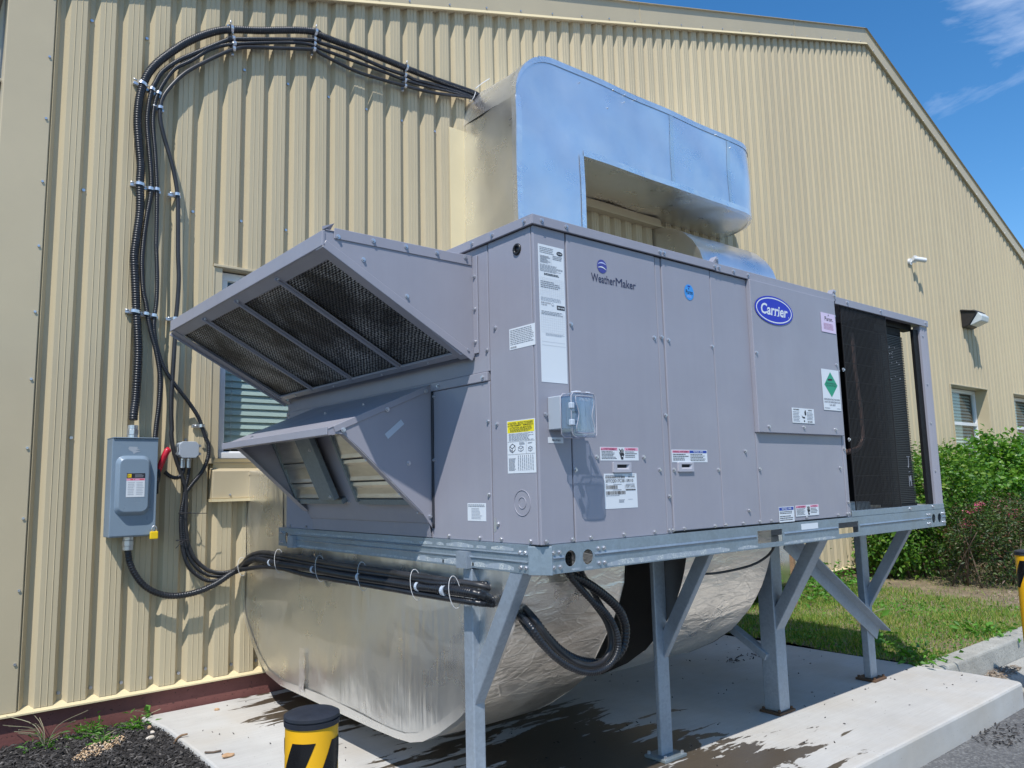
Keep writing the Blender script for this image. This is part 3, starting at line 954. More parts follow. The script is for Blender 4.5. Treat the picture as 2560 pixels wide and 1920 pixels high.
# left (hood) side panels
def lpanel(y0, y1, z0, z1, x0=0.0, name='side_panel', g=0.002):
    p = MB(); p.box(x0, 0.0135, y0 + g, y1 - g, z0, z1); return p.build(name, M['casing'], unit, bevel=0.003, seg=2)
lpanel(0.014, 0.268, 0.099, 1.2355, name='corner_panel')
lpanel(0.270, 0.665, 0.099, 0.699)
lpanel(0.667, 1.777, 0.099, 0.699, 0.002)
lpanel(1.779, UW, 0.099, 0.699)
lpanel(0.270, UW, 0.737, 1.2355, 0.001)
lpanel(0.276, UW, 0.700, 0.736, -0.007, 'flange_strip')
for y, z in [(0.231, 0.897), (0.231, 0.532), (0.284, 0.819), (0.284, 0.547), (0.287, 0.273), (0.235, 0.166), (0.552, 0.112), (0.349, 0.112), (0.218, 0.112), (0.055, 0.112), (0.648, 0.678), (0.652, 0.415), (2.08, 0.112), (1.871, 0.112)]:
    screw(unit, -0.0002, y, z, 'L')
for y in (0.305, 0.608, 0.906, 1.216, 1.526, 1.845, 2.10): screw(unit, -0.0072, y, 0.716, 'L')
# knock-out rings, grommet
kn = MB()
for R in (0.045, 0.020):
    kn.tube([(-0.0005, 0.096 + R * math.cos(a), 0.243 + R * math.sin(a)) for a in np.linspace(0, 2 * math.pi, 24, endpoint=False)], 0.0018, 5, 0, 0.02, True)
kn.build('knockout_ring', M['casing'], unit, smooth=True)
gm = MB(); gm.tube([(-0.001, 0.09 + 0.017 * math.cos(a), 1.167 + 0.017 * math.sin(a)) for a in np.linspace(0, 2 * math.pi, 16, endpoint=False)], 0.006, 8, 0, 0.01, True)
gm.cyl((0.0, 0.09, 1.167), (-1, 0, 0), 0.014, 0.0012, 14)
gm.build('grommet', M['black'], unit, smooth=True)
# scraped paint spot near the bottom corner
scp = MB(); scp.add([(-0.0006, 0.262, 0.135), (-0.0006, 0.249, 0.14), (-0.0006, 0.247, 0.165), (-0.0006, 0.252, 0.19), (-0.0006, 0.258, 0.185), (-0.0006, 0.261, 0.16)], [(0, 1, 2, 3, 4, 5)])
scp.build('paint_scrape', M['zinc'], unit)

# ---- galvanised base rail with fork slots and lifting holes
def rail(mat4, outer, holes, beads, name='base_rail'):
    vs, fs = plate_mesh(outer, holes, 0.004)
    r = MB(); r.add([tuple(mat4 @ Vector(v)) for v in vs], fs)
    for (u0, u1, v0, v1) in beads:
        q = [(u0, v0, 0.0), (u1, v0, 0.0), (u1, v1, 0.0), (u0, v1, 0.0), (u0, (v0 + v1) / 2, 0.005), (u1, (v0 + v1) / 2, 0.005)]
        r.add([tuple(mat4 @ Vector(p)) for p in q], [(0, 1, 5, 4), (4, 5, 2, 3), (0, 4, 3), (1, 2, 5)])
    return r
def rect(u0, u1, v0, v1): return [(u0, v0), (u1, v0), (u1, v1), (u0, v1)]
F4 = Matrix(((1, 0, 0, 0), (0, 0, -1, -0.008), (0, 1, 0, 0), (0, 0, 0, 1)))      # local xy -> world xz, facing -Y
L4 = Matrix(((0, 0, -1, -0.008), (-1, 0, 0, 0), (0, 1, 0, 0), (0, 0, 0, 1)))     # local x -> -Y, facing -X
slots = [rect(1.274, 1.474, 0.021, 0.076), rect(1.986, 2.188, 0.021, 0.076)]
ov = [oval(.127, .047, .0265, .028), oval(.213, .046, .0265, .027), oval(3.100, .048, .025, .027), oval(3.181, .048, .025, .027)]
r = rail(F4, rect(0.040, 3.262, 0.0, 0.098), slots + ov, [(0.245, 1.262, .046, .060), (1.486, 1.974, .046, .060), (2.2, 3.06, .046, .060), (3.215, 3.262, .046, .060), (.042, .095, .046, .060)])
r.box(0.040, 3.262, -0.006, 0.05, 0.094, 0.0985); r.box(0.040, 3.262, -0.006, 0.05, -0.001, 0.003)
fr_rail = r.build('base_rail', M['galv'], unit)
tri_key = [(-2.112 + 0.016 * math.cos(a) * (1 + .25 * (math.sin(a) > 0)), 0.046 + 0.03 * math.sin(a)) for a in np.linspace(0, 2 * math.pi, 18, endpoint=False)]
r = rail(L4, rect(-2.22, -0.058, 0.0, 0.098), [tri_key], [(-2.07, -0.062, .060, .070), (-2.07, -.062, .034, .044)])
r.box(-0.006, 0.05, 0.058, 2.22, 0.094, 0.0985); r.box(-0.006, 0.05, 0.058, 2.22, -0.001, 0.003)
r.build('base_rail', M['galv'], unit)
r = MB(); r.box(0.045, 0.05, 1.85, 2.14, 0.004, .086); r.build('dark_hole_backing', M['core'], unit)  # dark strip added behind the rail hole so it looks shaded
r = MB(); r.box(0.02, UL, 2.15, 2.16, 0, .095); r.box(3.245, 3.255, 0.01, 2.14, 0, .095); r.build('base_rail', M['galv'], unit)
r = MB(); r.prism([(-0.012, 0.060), (0.038, -0.012), (0.042, -0.008), (0.042, 0.0), (0.0, 0.062)], 'z', -0.004, 0.094)
r.build('corner_bracket', M['galv'], unit, bevel=.002)
f = MB(); f.box(0.05, 3.24, 0.05, 2.14, 0.086, 0.0935); f.build('bottom_pan', M['galvdark'], unit)
for x, z in ((.045, .072), (.074, .072), (.047, .022), (.076, .022), (.266, .072), (.295, .072), (.268, .020), (.296, .020), (3.019, .073), (3.047, .073), (3.018, .021), (3.042, .021), (3.222, .073), (3.245, .073), (3.222, .021), (3.245, .021)):
    screw(fr_rail, x, -0.008, z, 'F', 0.95)
for y, z in ((.105, .072), (.076, .072), (.103, .020), (.076, .020), (2.19, .072), (2.165, .072), (2.19, .020), (2.165, .020)):
    screw(fr_rail, -0.008, y, z, 'L', 0.95)
# flaky residue of old tape along the rails
rs = MB()
def resid(u0, u1, v0, v1, face):
    n = max(2, int((u1 - u0) / .03)); top = []; bot = []
    for i in range(n + 1):
        u = u0 + (u1 - u0) * i / n
        e = min(1, i / 2, (n - i) / 2)
        top.append((u, v0 + (v1 - v0) * (0.55 + 0.45 * e * random.uniform(.7, 1)))); bot.append((u, v0 + (v1 - v0) * (0.1 * random.random() * (1 - e))))
    P = bot + top[::-1]
    rs.add([((u, -0.0088, v) if face == 'F' else (-0.0088, u, v)) for u, v in P], [tuple(range(len(P)))])
resid(0.31, 1.06, .004, .026, 'F'); resid(1.12, 1.27, .004, .022, 'F'); resid(1.48, 1.95, .004, .018, 'F'); resid(.13, .17, .004, .018, 'F'); resid(.2, .235, .004, .016, 'F')
for a, b in ((.14, .27), (.30, .36), (.38, .56), (.58, .63), (.66, .76)): resid(a, b, .073, .092, 'L'); resid(a, b + .03, .005, .03, 'L')
for a, b in ((.8, 1.2), (1.25, 2.0)): resid(a, b, .006, .014, 'L'); resid(a, b, .074, .082, 'L')
rs.build('tape_residue', M['residue'], unit)

# ---- upper intake hood with four mesh filters
HN, HF = 0.362, 2.10
ih = MB()
def side_poly(y0, y1):
    ih.prism([(-0.001, 1.206), (-0.636, 1.191), (-0.636, 1.146), (-0.066, 0.806), (-0.001, 0.818)], 'y', y0, y1)
side_poly(HN, HN + 0.004); side_poly(HF - 0.004, HF)
ih.add([(-0.008, HN - .003, 1.209), (-0.632, HN - .003, 1.195), (-0.632, HF + .003, 1.195), (-0.008, HF + .003, 1.209), (-0.008, HN - .003, 1.206), (-0.632, HN - .003, 1.191), (-0.632, HF + .003, 1.191), (-0.008, HF + .003, 1.206)], [(0, 1, 2, 3), (4, 7, 6, 5), (0, 4, 5, 1), (3, 2, 6, 7), (1, 5, 6, 2)])
ih.box(-0.60, -0.010, HN - 0.004, HN - .0005, 1.168, 1.206)           # folded edge along the top of the near side
ih.box(-0.006, -0.0008, HN - 0.03, HN, 0.815, 1.206)                # flange screwed to the casing
hood = ih.build('intake_hood', M['casing'], unit, bevel=0.002)
# frame in the plane of the filters (from the front lip down to the casing)
TOPP = Vector((-0.640, 0, 1.140)); BOTP = Vector((-0.040, 0, 0.812))
slope = (BOTP - TOPP).normalized(); nrm = Vector((slope.z, 0, -slope.x)).normalized()
if nrm.z > 0: nrm = -nrm                                            # points down and out
def fp(t, y, o=0.0):
    p = TOPP + (BOTP - TOPP) * t + nrm * o
    return (p.x, y, p.z)
def slab(mb, t0, t1, y0, y1, o0, o1, mi=0):
    vs = [fp(t, y, o) for o in (o0, o1) for (t, y) in ((t0, y0), (t1, y0), (t1, y1), (t0, y1))]
    mb.add(vs, [(0, 1, 2, 3), (4, 7, 6, 5), (0, 4, 5, 1), (1, 5, 6, 2), (2, 6, 7, 3), (3, 7, 4, 0)], mi)
lip = MB()
slab(lip, -0.002, 0.085, HN + .03, HF + .002, 0.0, 0.004)            # shaded underside of the front lip
lip.box(-0.646, -0.634, HN - .004, HF + .03, 1.134, 1.190)            # bright front face
lip.add([(-.646, HN - .004, 1.19), (-.60, HN + .03, 1.205), (-.60, HN - .004, 1.222), (-.646, HN - .004, 1.222 - .02)], [(0, 1, 2, 3)])
lip.build('front_lip', M['casing'], hood, bevel=0.002)
sd = MB(); slab(sd, 0.0, 1.02, HN - .003, HN + .05, 0.006, 0.011); slab(sd, 0.0, 1.05, HN - .004, HN + .0, -0.02, 0.011); sd.build('side_flange', M['casing'], hood, bevel=0.002)
sd = MB(); slab(sd, 0.01, 1.06, HF - .02, HF + .045, 0.004, 0.009); slab(sd, 0.01, 1.06, HF + .040, HF + .045, 0.009, .022); sd.build('side_flange', M['casing'], hood, bevel=0.002)
sd = MB(); slab(sd, 0.955, 1.0, HN + .05, HF - .02, 0.0, 0.012); sd.build('bottom_flange', M['casing'], hood, bevel=0.002)
edges = [HN + .05, 0.81, 1.25, 1.68, HF - .02]
for a, b in zip(edges, edges[1:]):
    q = MB(); slab(q, 0.08, 0.96, a, b, -0.012, -0.004)
    q.build('filter', M['filter'], hood)
for y in edges[1:-1]:
    q = MB(); slab(q, 0.03, 0.975, y - .019, y + .019, 0.002, 0.006); slab(q, 0.03, 0.975, y - .006, y + .006, 0.006, 0.016)
    q.build('filter_rail', M['casing'], hood, bevel=.0015)
for y in (0.80, 1.235, 1.665): screw(hood, *fp(0.045, y, 0.0045), face=tuple(nrm))
for y in (0.6, 0.98, 1.45, 1.9): screw(hood, *fp(0.98, y, 0.0125), face=tuple(nrm), k=.7)
for x, z in ((-0.586, 1.176), (-0.448, 1.187), (-0.312, 1.190), (-0.175, 1.190), (-0.041, 1.195)): screw(hood, x, HN - .0042, z)
for x, z in ((-0.486, 1.112), (-0.307, 1.004), (-0.035, 0.828)): screw(hood, x, HN - .0002, z)
for z in (1.121, 0.991, 0.861): screw(hood, -0.0062, 0.348, z, 'L')

# ---- lower exhaust hood with two barometric dampers
EN, EF = 0.666, 1.777
eh = MB()
def eside(y0, y1):
    eh.prism([(-0.001, 0.728), (-0.470, 0.531), (-0.468, 0.512), (-0.405, 0.516), (-0.339, 0.463), (-0.052, 0.203), (-0.001, 0.135)], 'y', y0, y1)
eside(EN, EN + 0.003); eside(EF - 0.003, EF)
eh.add([(-0.001, EN - .002, 0.733), (-0.470, EN - .002, 0.535), (-0.470, EF + .002, 0.535), (-0.001, EF + .002, 0.733), (-0.001, EN - .002, 0.729), (-0.470, EN - .002, 0.531), (-0.470, EF + .002, 0.531), (-0.001, EF + .002, 0.729)], [(0, 1, 2, 3), (4, 7, 6, 5), (0, 4, 5, 1), (3, 2, 6, 7), (0, 3, 7, 4), (1, 5, 6, 2)])
eh.prism([(-0.03, 0.722), (-0.45, 0.543), (-0.44, 0.520), (-0.018, 0.70)], 'y', EN - .0045, EN - .0025)
eh2 = eh.build('exhaust_hood', M['casing'], unit, bevel=0.0015)
l = MB(); l.box(-0.476, -0.470, EN - .002, EF + .03, 0.510, 0.540); l.box(-0.470, -0.44, EN - .002, EF + .03, 0.510, 0.513); l.build('front_lip', M['casing'], eh2, bevel=.0015)
for y0, y1, ye in ((EN - .001, EN + .030, 1), (EF - .03, EF + .025, -1)):
    l = MB()
    pts = [(-0.44, 0.522), (-0.405, 0.516), (-0.339, 0.460), (-0.052, 0.200)]
    for (xa, za), (xb, zb) in zip(pts, pts[1:]):
        l.add([(xa, y0, za), (xb, y0, zb), (xb, y1, zb), (xa, y1, za), (xa, y0, za - .003), (xb, y0, zb - .003), (xb, y1, zb - .003), (xa, y1, za - .003)], [(0, 1, 2, 3), (4, 7, 6, 5), (0, 4, 5, 1), (3, 2, 6, 7), (0, 3, 7, 4), (1, 5, 6, 2)])
    l.build('edge_flange', M['casing'], eh2)
# sloping inner plate that carries the dampers
def ep(z, y, o=0.0):
    x = 0.0209 - 0.4608 * z
    n_ = Vector((-1, 0, -0.4608)).normalized()
    return (x + n_.x * o, y, z + n_.z * o)
def eslab(mb, z0, z1, y0, y1, o0, o1):
    vs = [ep(z, y, o) for o in (o0, o1) for (z, y) in ((z0, y0), (z1, y0), (z1, y1), (z0, y1))]
    mb.add(vs, [(0, 1, 2, 3), (4, 7, 6, 5), (0, 4, 5, 1), (1, 5, 6, 2), (2, 6, 7, 3), (3, 7, 4, 0)])
q = MB(); eslab(q, 0.15, 0.62, EN + .004, EF - .004, -0.03, -0.026)
q.add([(-0.018, EN + .004, .172), (-0.018, EF - .004, .172), (-0.006, EF - .004, .102), (-0.006, EN + .004, .102)], [(0, 1, 2, 3)])
q.build('inner_plate', M['casing'], eh2)
for ya, yb in ((1.76, 1.285), (1.115, 0.69)):
    for z0, z1 in ((0.262, 0.334), (0.338, 0.432), (0.436, 0.56)):
        q = MB()
        # each blade is a folded strip with lips at both edges
        pr = [(z0, 0.000), (z0 + .008, 0.010), (z0 + .022, 0.004), (z1 - .026, 0.000), (z1 - .012, 0.008), (z1, 0.002)]
        vs = [ep(z, y, o) for y in (yb, ya) for z, o in pr]
        n6 = len(pr)
        q.add(vs, [(i, i + 1, n6 + i + 1, n6 + i) for i in range(n6 - 1)])
        q.build('damper_blade', M['damper'], eh2, smooth=False, rec=False)
    q = MB(); eslab(q, 0.250, 0.58, ya - .004, ya + .012, -0.026, 0.012); eslab(q, 0.236, 0.258, yb, ya + .012, -0.026, 0.002); q.build('damper_frame', M['galvdark'], eh2)
q = MB(); eslab(q, 0.268, 0.60, 1.283, 1.440, 0.006, 0.034); q.build('damper_bracket', M['galvdark'], eh2, bevel=.002)
for z, y in ((0.285, 1.31), (0.50, 1.32)): screw(eh2, *ep(z, y, .034), face=(-1, 0, -.46), k=.9)
for z, y in ((.240, 1.627), (.234, 1.276), (.233, 1.019)): screw(eh2, *ep(z, y, -.026), face=(-1, 0, -.46))
for x, z in ((-0.034, 0.700), (-0.216, 0.616), (-0.408, 0.530), (-0.116, 0.403), (-0.015, 0.187)): screw(eh2, x, EN - .0046 if z > .45 else EN, z, 'F', 1.15)
for y, t in ((0.95, .35), (1.25, .42), (1.55, .9)): screw(eh2, -0.47 * t, y, 0.733 - 0.198 * t, face=(-.39, 0, .92))
for x, z in ((-0.30, .42), (-0.15, .285), (-.065, .208)): screw(eh2, x, EN + .016, z - .004, face=(-.67, 0, -.74), k=.55)
q = MB(); q.add([(-0.151, EN - .0012, 0.579), (-0.136, EN - .0012, 0.561), (-0.211, EN - .0012, 0.499), (-0.226, EN - .0012, 0.518)], [(0, 1, 2, 3)]); q.build('tape_strip', M['tape'], eh2)
q = MB(); q.tube([(-0.002, EN - .006, 0.70), (-0.004, EN - .008, 0.55), (-0.002, EN - .006, .4), (-0.003, EN - .007, .14)], 0.006, 6); q.build('sealant_bead', M['ink'], eh2, smooth=True)

# ---- condenser end: coil, grille, pipe, post
q = MB(); q.box(2.122, 2.136, 0.02, UW - .01, 0.13, 1.222); q.build('inner_wall', M['core'], unit)  # near-black colour puts the coil bay's shade on this casing end
q = MB(); q.box(2.14, 3.25, 0.0, 2.13, 0.0985, 0.128); q.build('coil_floor', M['galv'], unit)
q = MB(); q.box(2.15, 2.47, 0.06, 0.16, 0.129, 0.168); q.build('coil_bracket', M['galv'], unit)
coil = MB(); coil.box(2.72, 3.02, 0.055, 0.095, 0.14, 1.150); coil.box(2.705, 2.745, 0.095, 2.05, 0.14, 1.150)
coil.cyl((2.745, 0.095, 0.14), (0, 0, 1), 0.040, 1.01, 20)
cb = coil.build('condenser_coil', M['coilblack'], unit, bevel=0.003)
fn = MB()
for i in range(96):
    z = 0.146 + i * 0.0104
    fn.box(2.745, 3.021, 0.047, 0.055, z, z + 0.0055)
    a0 = []
    for j in range(6):
        an = math.radians(180 + 90 * j / 5)
        a0.append((2.745 + 0.0445 * math.cos(an), 0.0955 + 0.0445 * math.sin(an)))
    for (xa, ya), (xb, yb) in zip(a0, a0[1:]):
        fn.add([(xa, ya, z), (xb, yb, z), (xb, yb, z + .0055), (xa, ya, z + .0055)], [(0, 1, 2, 3)])
tag(fn.build('coil_fins', M['fin'], cb, rec=False), kind='stuff')
mk = MB()   # chalk marks on the coil
def chalk(pts): mk.tube([(x, 0.0462, z) for x, z in pts], 0.0022, 4, 0, 0.01)
chalk([(2.955, .415), (2.955, .385), (2.953, .36), (2.945, .35), (2.938, .36)]); chalk([(2.935, .415), (2.972, .415)]); chalk([(2.945, .325), (2.965, .327)]); chalk([(2.945, .24), (2.947, .30), (2.958, .27), (2.968, .302), (2.97, .243)])
for i in range(14): x = random.uniform(2.80, 2.95); z = random.uniform(.85, 1.1); chalk([(x, z), (x + random.uniform(-.006, .006), z + .006)])
mk.build('chalk_mark', M['greyink'], cb)
for bx in ((2.69, 2.76, 0.1005, 2.05, 1.1505, 1.24), (2.70, 3.03, 0.06, 0.10, 1.152, 1.195), (2.70, 3.165, 0.05, 0.10, 1.196, 1.236), (2.70, 3.03, 0.05, 0.11, 0.128, 0.142)):
    q = MB(); q.box(*bx); q.build('coil_plate', M['coilblack'], unit)
gr = MB()
GX0, GX1, GZ0, GZ1, GY = 2.190, 2.700, 0.102, 1.222, -0.004
n = 36
for i in range(n + 1):
    x = GX0 + (GX1 - GX0) * i / n
    gr.beam((x, GY, GZ0), (x, GY, GZ1), 0.0032, 0.0032)
for i in range(12):
    z = GZ0 + 0.006 + (GZ1 - GZ0 - .012) * i / 11
    gr.beam((GX0, GY + .0042, z), (GX1, GY + .0042, z), 0.0044, 0.0044, (0, 1, 0))
for x in (GX0, GX1): gr.beam((x, GY + .002, GZ0), (x, GY + .002, GZ1), .006, .006)
gr.build('wire_grille', M['wire'], unit, rec=False)
q = MB(); q.tube([(2.407, 0.06, 1.107), (2.416, 0.06, .911), (2.436, 0.06, .744), (2.446, 0.06, .56), (2.43, 0.06, .498), (2.37, 0.06, .457), (2.27, 0.06, .44), (2.14, .06, .43)], 0.0145, 10); q.build('copper_pipe', M['copper'], unit, smooth=True)
q = MB(); q.tube([(2.14, .07, .40), (2.19, .07, .40), (2.205, .07, .38), (2.205, .07, .16)], 0.006, 8); q.build('thin_pipe', M['zinc'], unit, smooth=True)
po = MB(); po.prism([(3.165, 0.0), (3.180, -.006), (3.195, 0.0), (3.212, -.006), (3.228, 0.0), (3.255, -.006), (3.262, 0.0), (3.262, 0.04), (3.165, 0.04)], 'z', 0.1, 1.222); po.build('corner_post', M['casing'], unit)
q = MB(); q.box(3.096, 3.163, 0.012, 0.03, 0.132, 1.195); q.build('post_liner', M['coilblack'], unit)
q = MB(); q.box(2.138, 3.262, -0.007, -0.001, 0.0995, 0.131); q.build('coil_sill', M['galv'], unit, bevel=.002)
for x, z in ((2.162, .87), (2.164, .50)): screw(unit, x, -.004, z, 'F', 1.2)
for x, z in ((2.802, .117), (3.103, .117)): screw(unit, x, -.0072, z)
for z in (1.16, .86, .62, .33): screw(unit, 3.195, -.001, z, 'F', .8)

# ---- service outlet with clear cover
ob = MB(); ob.box(0.046, 0.150, -0.066, -0.0005, 0.495, 0.612); outl = ob.build('service_outlet', M['jbox'], unit, bevel=.003)
cv = MB(); cv.prism([(0.047, .478), (0.058, .466), (0.158, .466), (0.166, .478), (0.166, .600), (0.158, .618), (0.058, .618), (0.047, .606)], 'y', -0.120, -0.067)
cv.build('clear_cover', M['clear'], outl, bevel=0.005, seg=2)
cv = MB()
cv.prism([(0.062, .480), (0.150, .480), (0.150, .500), (.138, .54), (.150, .580), (0.150, .604), (0.062, .604), (.062, .585), (.076, .545), (.062, .50)], 'y', -0.127, -0.1205)
cv.build('cover_window', M['clear'], outl, bevel=0.003)
cv = MB()
for z in (.514, .572): cv.box(0.040, 0.056, -0.128, -0.112, z - .01, z + .01)
cv.box(.075, .10, -.118, -.09, .6185, .625); cv.box(.125, .145, -.118, -.09, .6185, .624)
cv.build('cover_hinge', M['tape'], outl, bevel=.002)
cv = MB()
for dy in (-.1205, -.0675):
    cv.tube([(0.047, dy, .478), (0.058, dy, .466), (0.158, dy, .466), (0.166, dy, .478), (0.166, dy, .600), (0.158, dy, .618), (0.058, dy, .618), (0.047, dy, .606)], .0018, 5, 0, .05, True)
cv.tube([(0.062, -.1275, .480), (0.150, -.1275, .480), (0.150, -.1275, .500), (.138, -.1275, .54), (.150, -.1275, .580), (0.150, -.1275, .604), (0.062, -.1275, .604), (.062, -.1275, .585), (.076, -.1275, .545), (.062, -.1275, .50)], .0014, 5, 0, .02, True)
cv.build('edge_highlight', M['handlegrey'], outl, smooth=True)  # pale tubes added as painted highlights along the clear cover's edges
cv = MB(); cv.box(.075, .14, -.072, -.0665, .510, .59); cv.box(.088, .128, -.076, -.072, .525, .55); cv.box(.088, .128, -.076, -.072, .558, .582); cv.build('receptacle', M['boxgrey'], outl)
# ------------------------------------------------------------------ labels and lettering on the unit
MATS = ['emblem', 'white', 'ink', 'greyink', 'paleink', 'navy', 'blue', 'noticeblue', 'pink', 'darkred', 'redink', 'green', 'sky_sticker', 'cautionyellow', 'lightblue', 'pinkpaper', 'whitevinyl', 'lockyellow', 'tape']
MI = {k: i for i, k in enumerate(MATS)}
class Label:
    """flat printed label; local u to the viewer's right and v up, both in metres"""
    def __init__(s, org, udir, vdir, nrm, w, h):
        s.o = Vector(org); s.u = Vector(udir); s.v = Vector(vdir); s.n = Vector(nrm); s.w = w; s.h = h
        s.mb = MB(); s.k = 0
    def P(s, u, v, d): return tuple(s.o + s.u * (u * s.w) + s.v * (v * s.h) + s.n * d)
    def poly(s, pts, mat, lvl=1):
        s.mb.add([s.P(u, v, 0.0009 + 0.00035 * lvl) for u, v in pts], [tuple(range(len(pts)))], MI[mat]); return s
    def rect(s, u0, v0, u1, v1, mat, lvl=1): return s.poly([(u0, v0), (u1, v0), (u1, v1), (u0, v1)], mat, lvl)
    def text(s, body, u0, v0, u1, v1, mat='ink', lvl=3, bold=0.0, shear=0.0):
        v, f = text_geo(body, bold, shear)
        s.mb.add([s.P(u0 + (u1 - u0) * a, v0 + (v1 - v0) * b, 0.0009 + 0.00035 * lvl) for a, b in v], f, MI[mat]); return s
    def lines(s, u0, v0, u1, v1, n, mat='greyink', fill=0.5, ragged=0.2, lvl=2):
        dv = (v1 - v0) / n
        for i in range(n):
            vb = v0 + dv * (i + (1 - fill) / 2); u = u0; end = u1 - random.random() * ragged * (u1 - u0)
            while u < end:
                wl2 = random.uniform(.04, .13) * (u1 - u0)
                s.rect(u, vb, min(u + wl2, end), vb + dv * fill, mat, lvl); u += wl2 + .018 * (u1 - u0)
        return s
    def bars(s, u0, v0, u1, v1, n, mat='ink'):
        u = u0; st = (u1 - u0) / n
        while u < u1:
            b = st * random.uniform(.25, .75); s.rect(u, v0, min(u + b, u1), v1, mat, 2); u += st
        return s
    def grid(s, u0, v0, u1, v1, nu, nv, mat='paleink', t=0.004):
        for i in range(nu + 1):
            u = u0 + (u1 - u0) * i / nu; s.rect(u - t / 2 / s.w * .1, v0, u + t / 2 / s.w * .1, v1, mat, 2)
        for j in range(nv + 1):
            v = v0 + (v1 - v0) * j / nv; s.rect(u0, v - t / 2 / s.h * .1, u1, v + t / 2 / s.h * .1, mat, 3)
        return s
    def oval(s, cu, cv, ru, rv, mat, lvl=1, n=28): return s.poly(oval(cu, cv, ru, rv, n), mat, lvl)
    def build(s, name='label', parent=None, base='white'):
        if base:
            b = MB(); b.add([s.P(u, v, d) for d in (0.0002, 0.0009) for u, v in ((0, 0), (1, 0), (1, 1), (0, 1))], [(4, 5, 6, 7), (0, 1, 5, 4), (1, 2, 6, 5), (2, 3, 7, 6), (3, 0, 4, 7)])
            lb = b.build(name, M[base], parent or unit, rec=False)
            if s.mb.v: s.mb.build('print', [M[k] for k in MATS], lb, rec=False)
        else:
            lb = s.mb.build(name, [M[k] for k in MATS], parent or unit, rec=False)
        return lb
def FL(x, z, w, h, y=-0.0015, tilt=0.0):
    c, t = math.cos(tilt), math.sin(tilt)
    return Label((x, y, z), (c, 0, t), (-t, 0, c), (0, -1, 0), w, h)
def LL(y, z, w, h, x=0.0): return Label((x, y, z), (0, -1, 0), (0, 0, 1), (-1, 0, 0), w, h)

# tall data sheet on the corner panel
L = FL(0.022, 0.666, 0.126, 0.505, 0.0)
L.oval(.83, .955, .12, .016, 'ink', 2).text('Carrier', .75, .949, .91, .962, 'white', 4, .01, .2)
L.lines(.05, .935, .62, .985, 4, 'greyink', .4); L.grid(.05, .86, .5, .92, 3, 6); L.lines(.07, .865, .46, .92, 6, 'greyink', .5, .5); L.lines(.55, .90, .97, .935, 3, 'greyink', .5)
L.lines(.05, .80, .95, .855, 7, 'greyink', .4, .3); L.lines(.2, .775, .8, .793, 2, 'ink', .6, .1)
L.grid(.05, .62, .95, .755, 11, 10, 'paleink'); L.lines(.06, .68, .9, .735, 4, 'greyink', .5, .5)
L.lines(.05, .585, .95, .615, 3, 'paleink', .4); L.bars(.06, .567, .42, .578, 22, 'greyink'); L.bars(.06, .552, .28, .562, 14, 'greyink')
L.rect(.66, .535, .97, .566, 'ink', 2).text('Ultra series', .69, .543, .94, .558, 'white', 4, .02); L.oval(.5, .566, .045, .011, 'greyink', 2).oval(.5, .566, .035, .008, 'white', 3)
L.grid(.05, .36, .95, .50, 11, 8, 'paleink'); L.lines(.06, .485, .93, .515, 3, 'greyink', .4); L.lines(.2, .335, .95, .355, 3, 'paleink', .4); L.rect(.05, .29, .95, .2915, 'paleink', 2); L.rect(.05, .265, .97, .2665, 'paleink', 2)
L.build()
# left-face text sheet
L = LL(0.146, 0.798, 0.144, 0.078); L.lines(.04, .2, .97, .95, 9, 'greyink', .42, .12); L.bars(.04, .05, .28, .14, 18, 'greyink'); L.build()
# yellow caution sheet
L = LL(0.1725, 0.348, 0.157, 0.190)
L.rect(.02, .765, .97, .985, 'cautionyellow', 1)
L.text('CAUTION - NOTICE TO RIGGERS', .10, .925, .93, .965, 'ink', 3, .012).text('AVERTISSEMENT - REMARQUE A', .10, .880, .95, .918, 'ink', 3, .012).text("L'ATTENTION DES MONTEURS", .10, .840, .88, .874, 'ink', 3, .012)
L.poly([(.03, .93), (.075, .93), (.052, .965)], 'ink', 2).poly([(.03, .885), (.075, .885), (.052, .92)], 'ink', 2)
L.lines(.12, .775, .9, .835, 3, 'ink', .5, .2); L.lines(.07, .61, .95, .755, 7, 'greyink', .4, .25); L.rect(.02, .595, .98, .599, 'ink', 2); L.rect(.02, .355, .98, .359, 'ink', 2); L.rect(.68, .36, .684, .595, 'ink', 2)
def iso(u, v, a, b, mat='ink'):
    E = [((u, v), (u + a, v - b * .35)), ((u + a, v - b * .35), (u + 2 * a, v + b * .1)), ((u + a, v - b * .35), (u + a, v + b * .35)), ((u, v), (u, v + b * .7)), ((u, v + b * .7), (u + a, v + b * .35)), ((u + a, v + b * .35), (u + 2 * a, v + b * .8)), ((u + 2 * a, v + b * .1), (u + 2 * a, v + b * .8)), ((u, v + b * .7), (u + a, v + b * 1.15)), ((u + a, v + b * 1.15), (u + 2 * a, v + b * .8))]
    for (p, q) in E:
        d = Vector((q[0] - p[0], q[1] - p[1])).normalized() * .006; nn = Vector((-d.y, d.x))
        L.poly([(p[0] + nn.x, p[1] + nn.y), (p[0] - nn.x, p[1] - nn.y), (q[0] - nn.x, q[1] - nn.y), (q[0] + nn.x, q[1] + nn.y)], mat, 2)
iso(.09, .43, .10, .11); iso(.40, .43, .09, .07, 'greyink'); iso(.75, .42, .07, .06, 'greyink')
L.poly([(.10, .42), (.19, .385), (.19, .43), (.10, .47)], 'greyink', 3)
L.lines(.44, .53, .64, .58, 3, 'greyink', .5); L.lines(.74, .54, .9, .57, 2, 'greyink', .5)
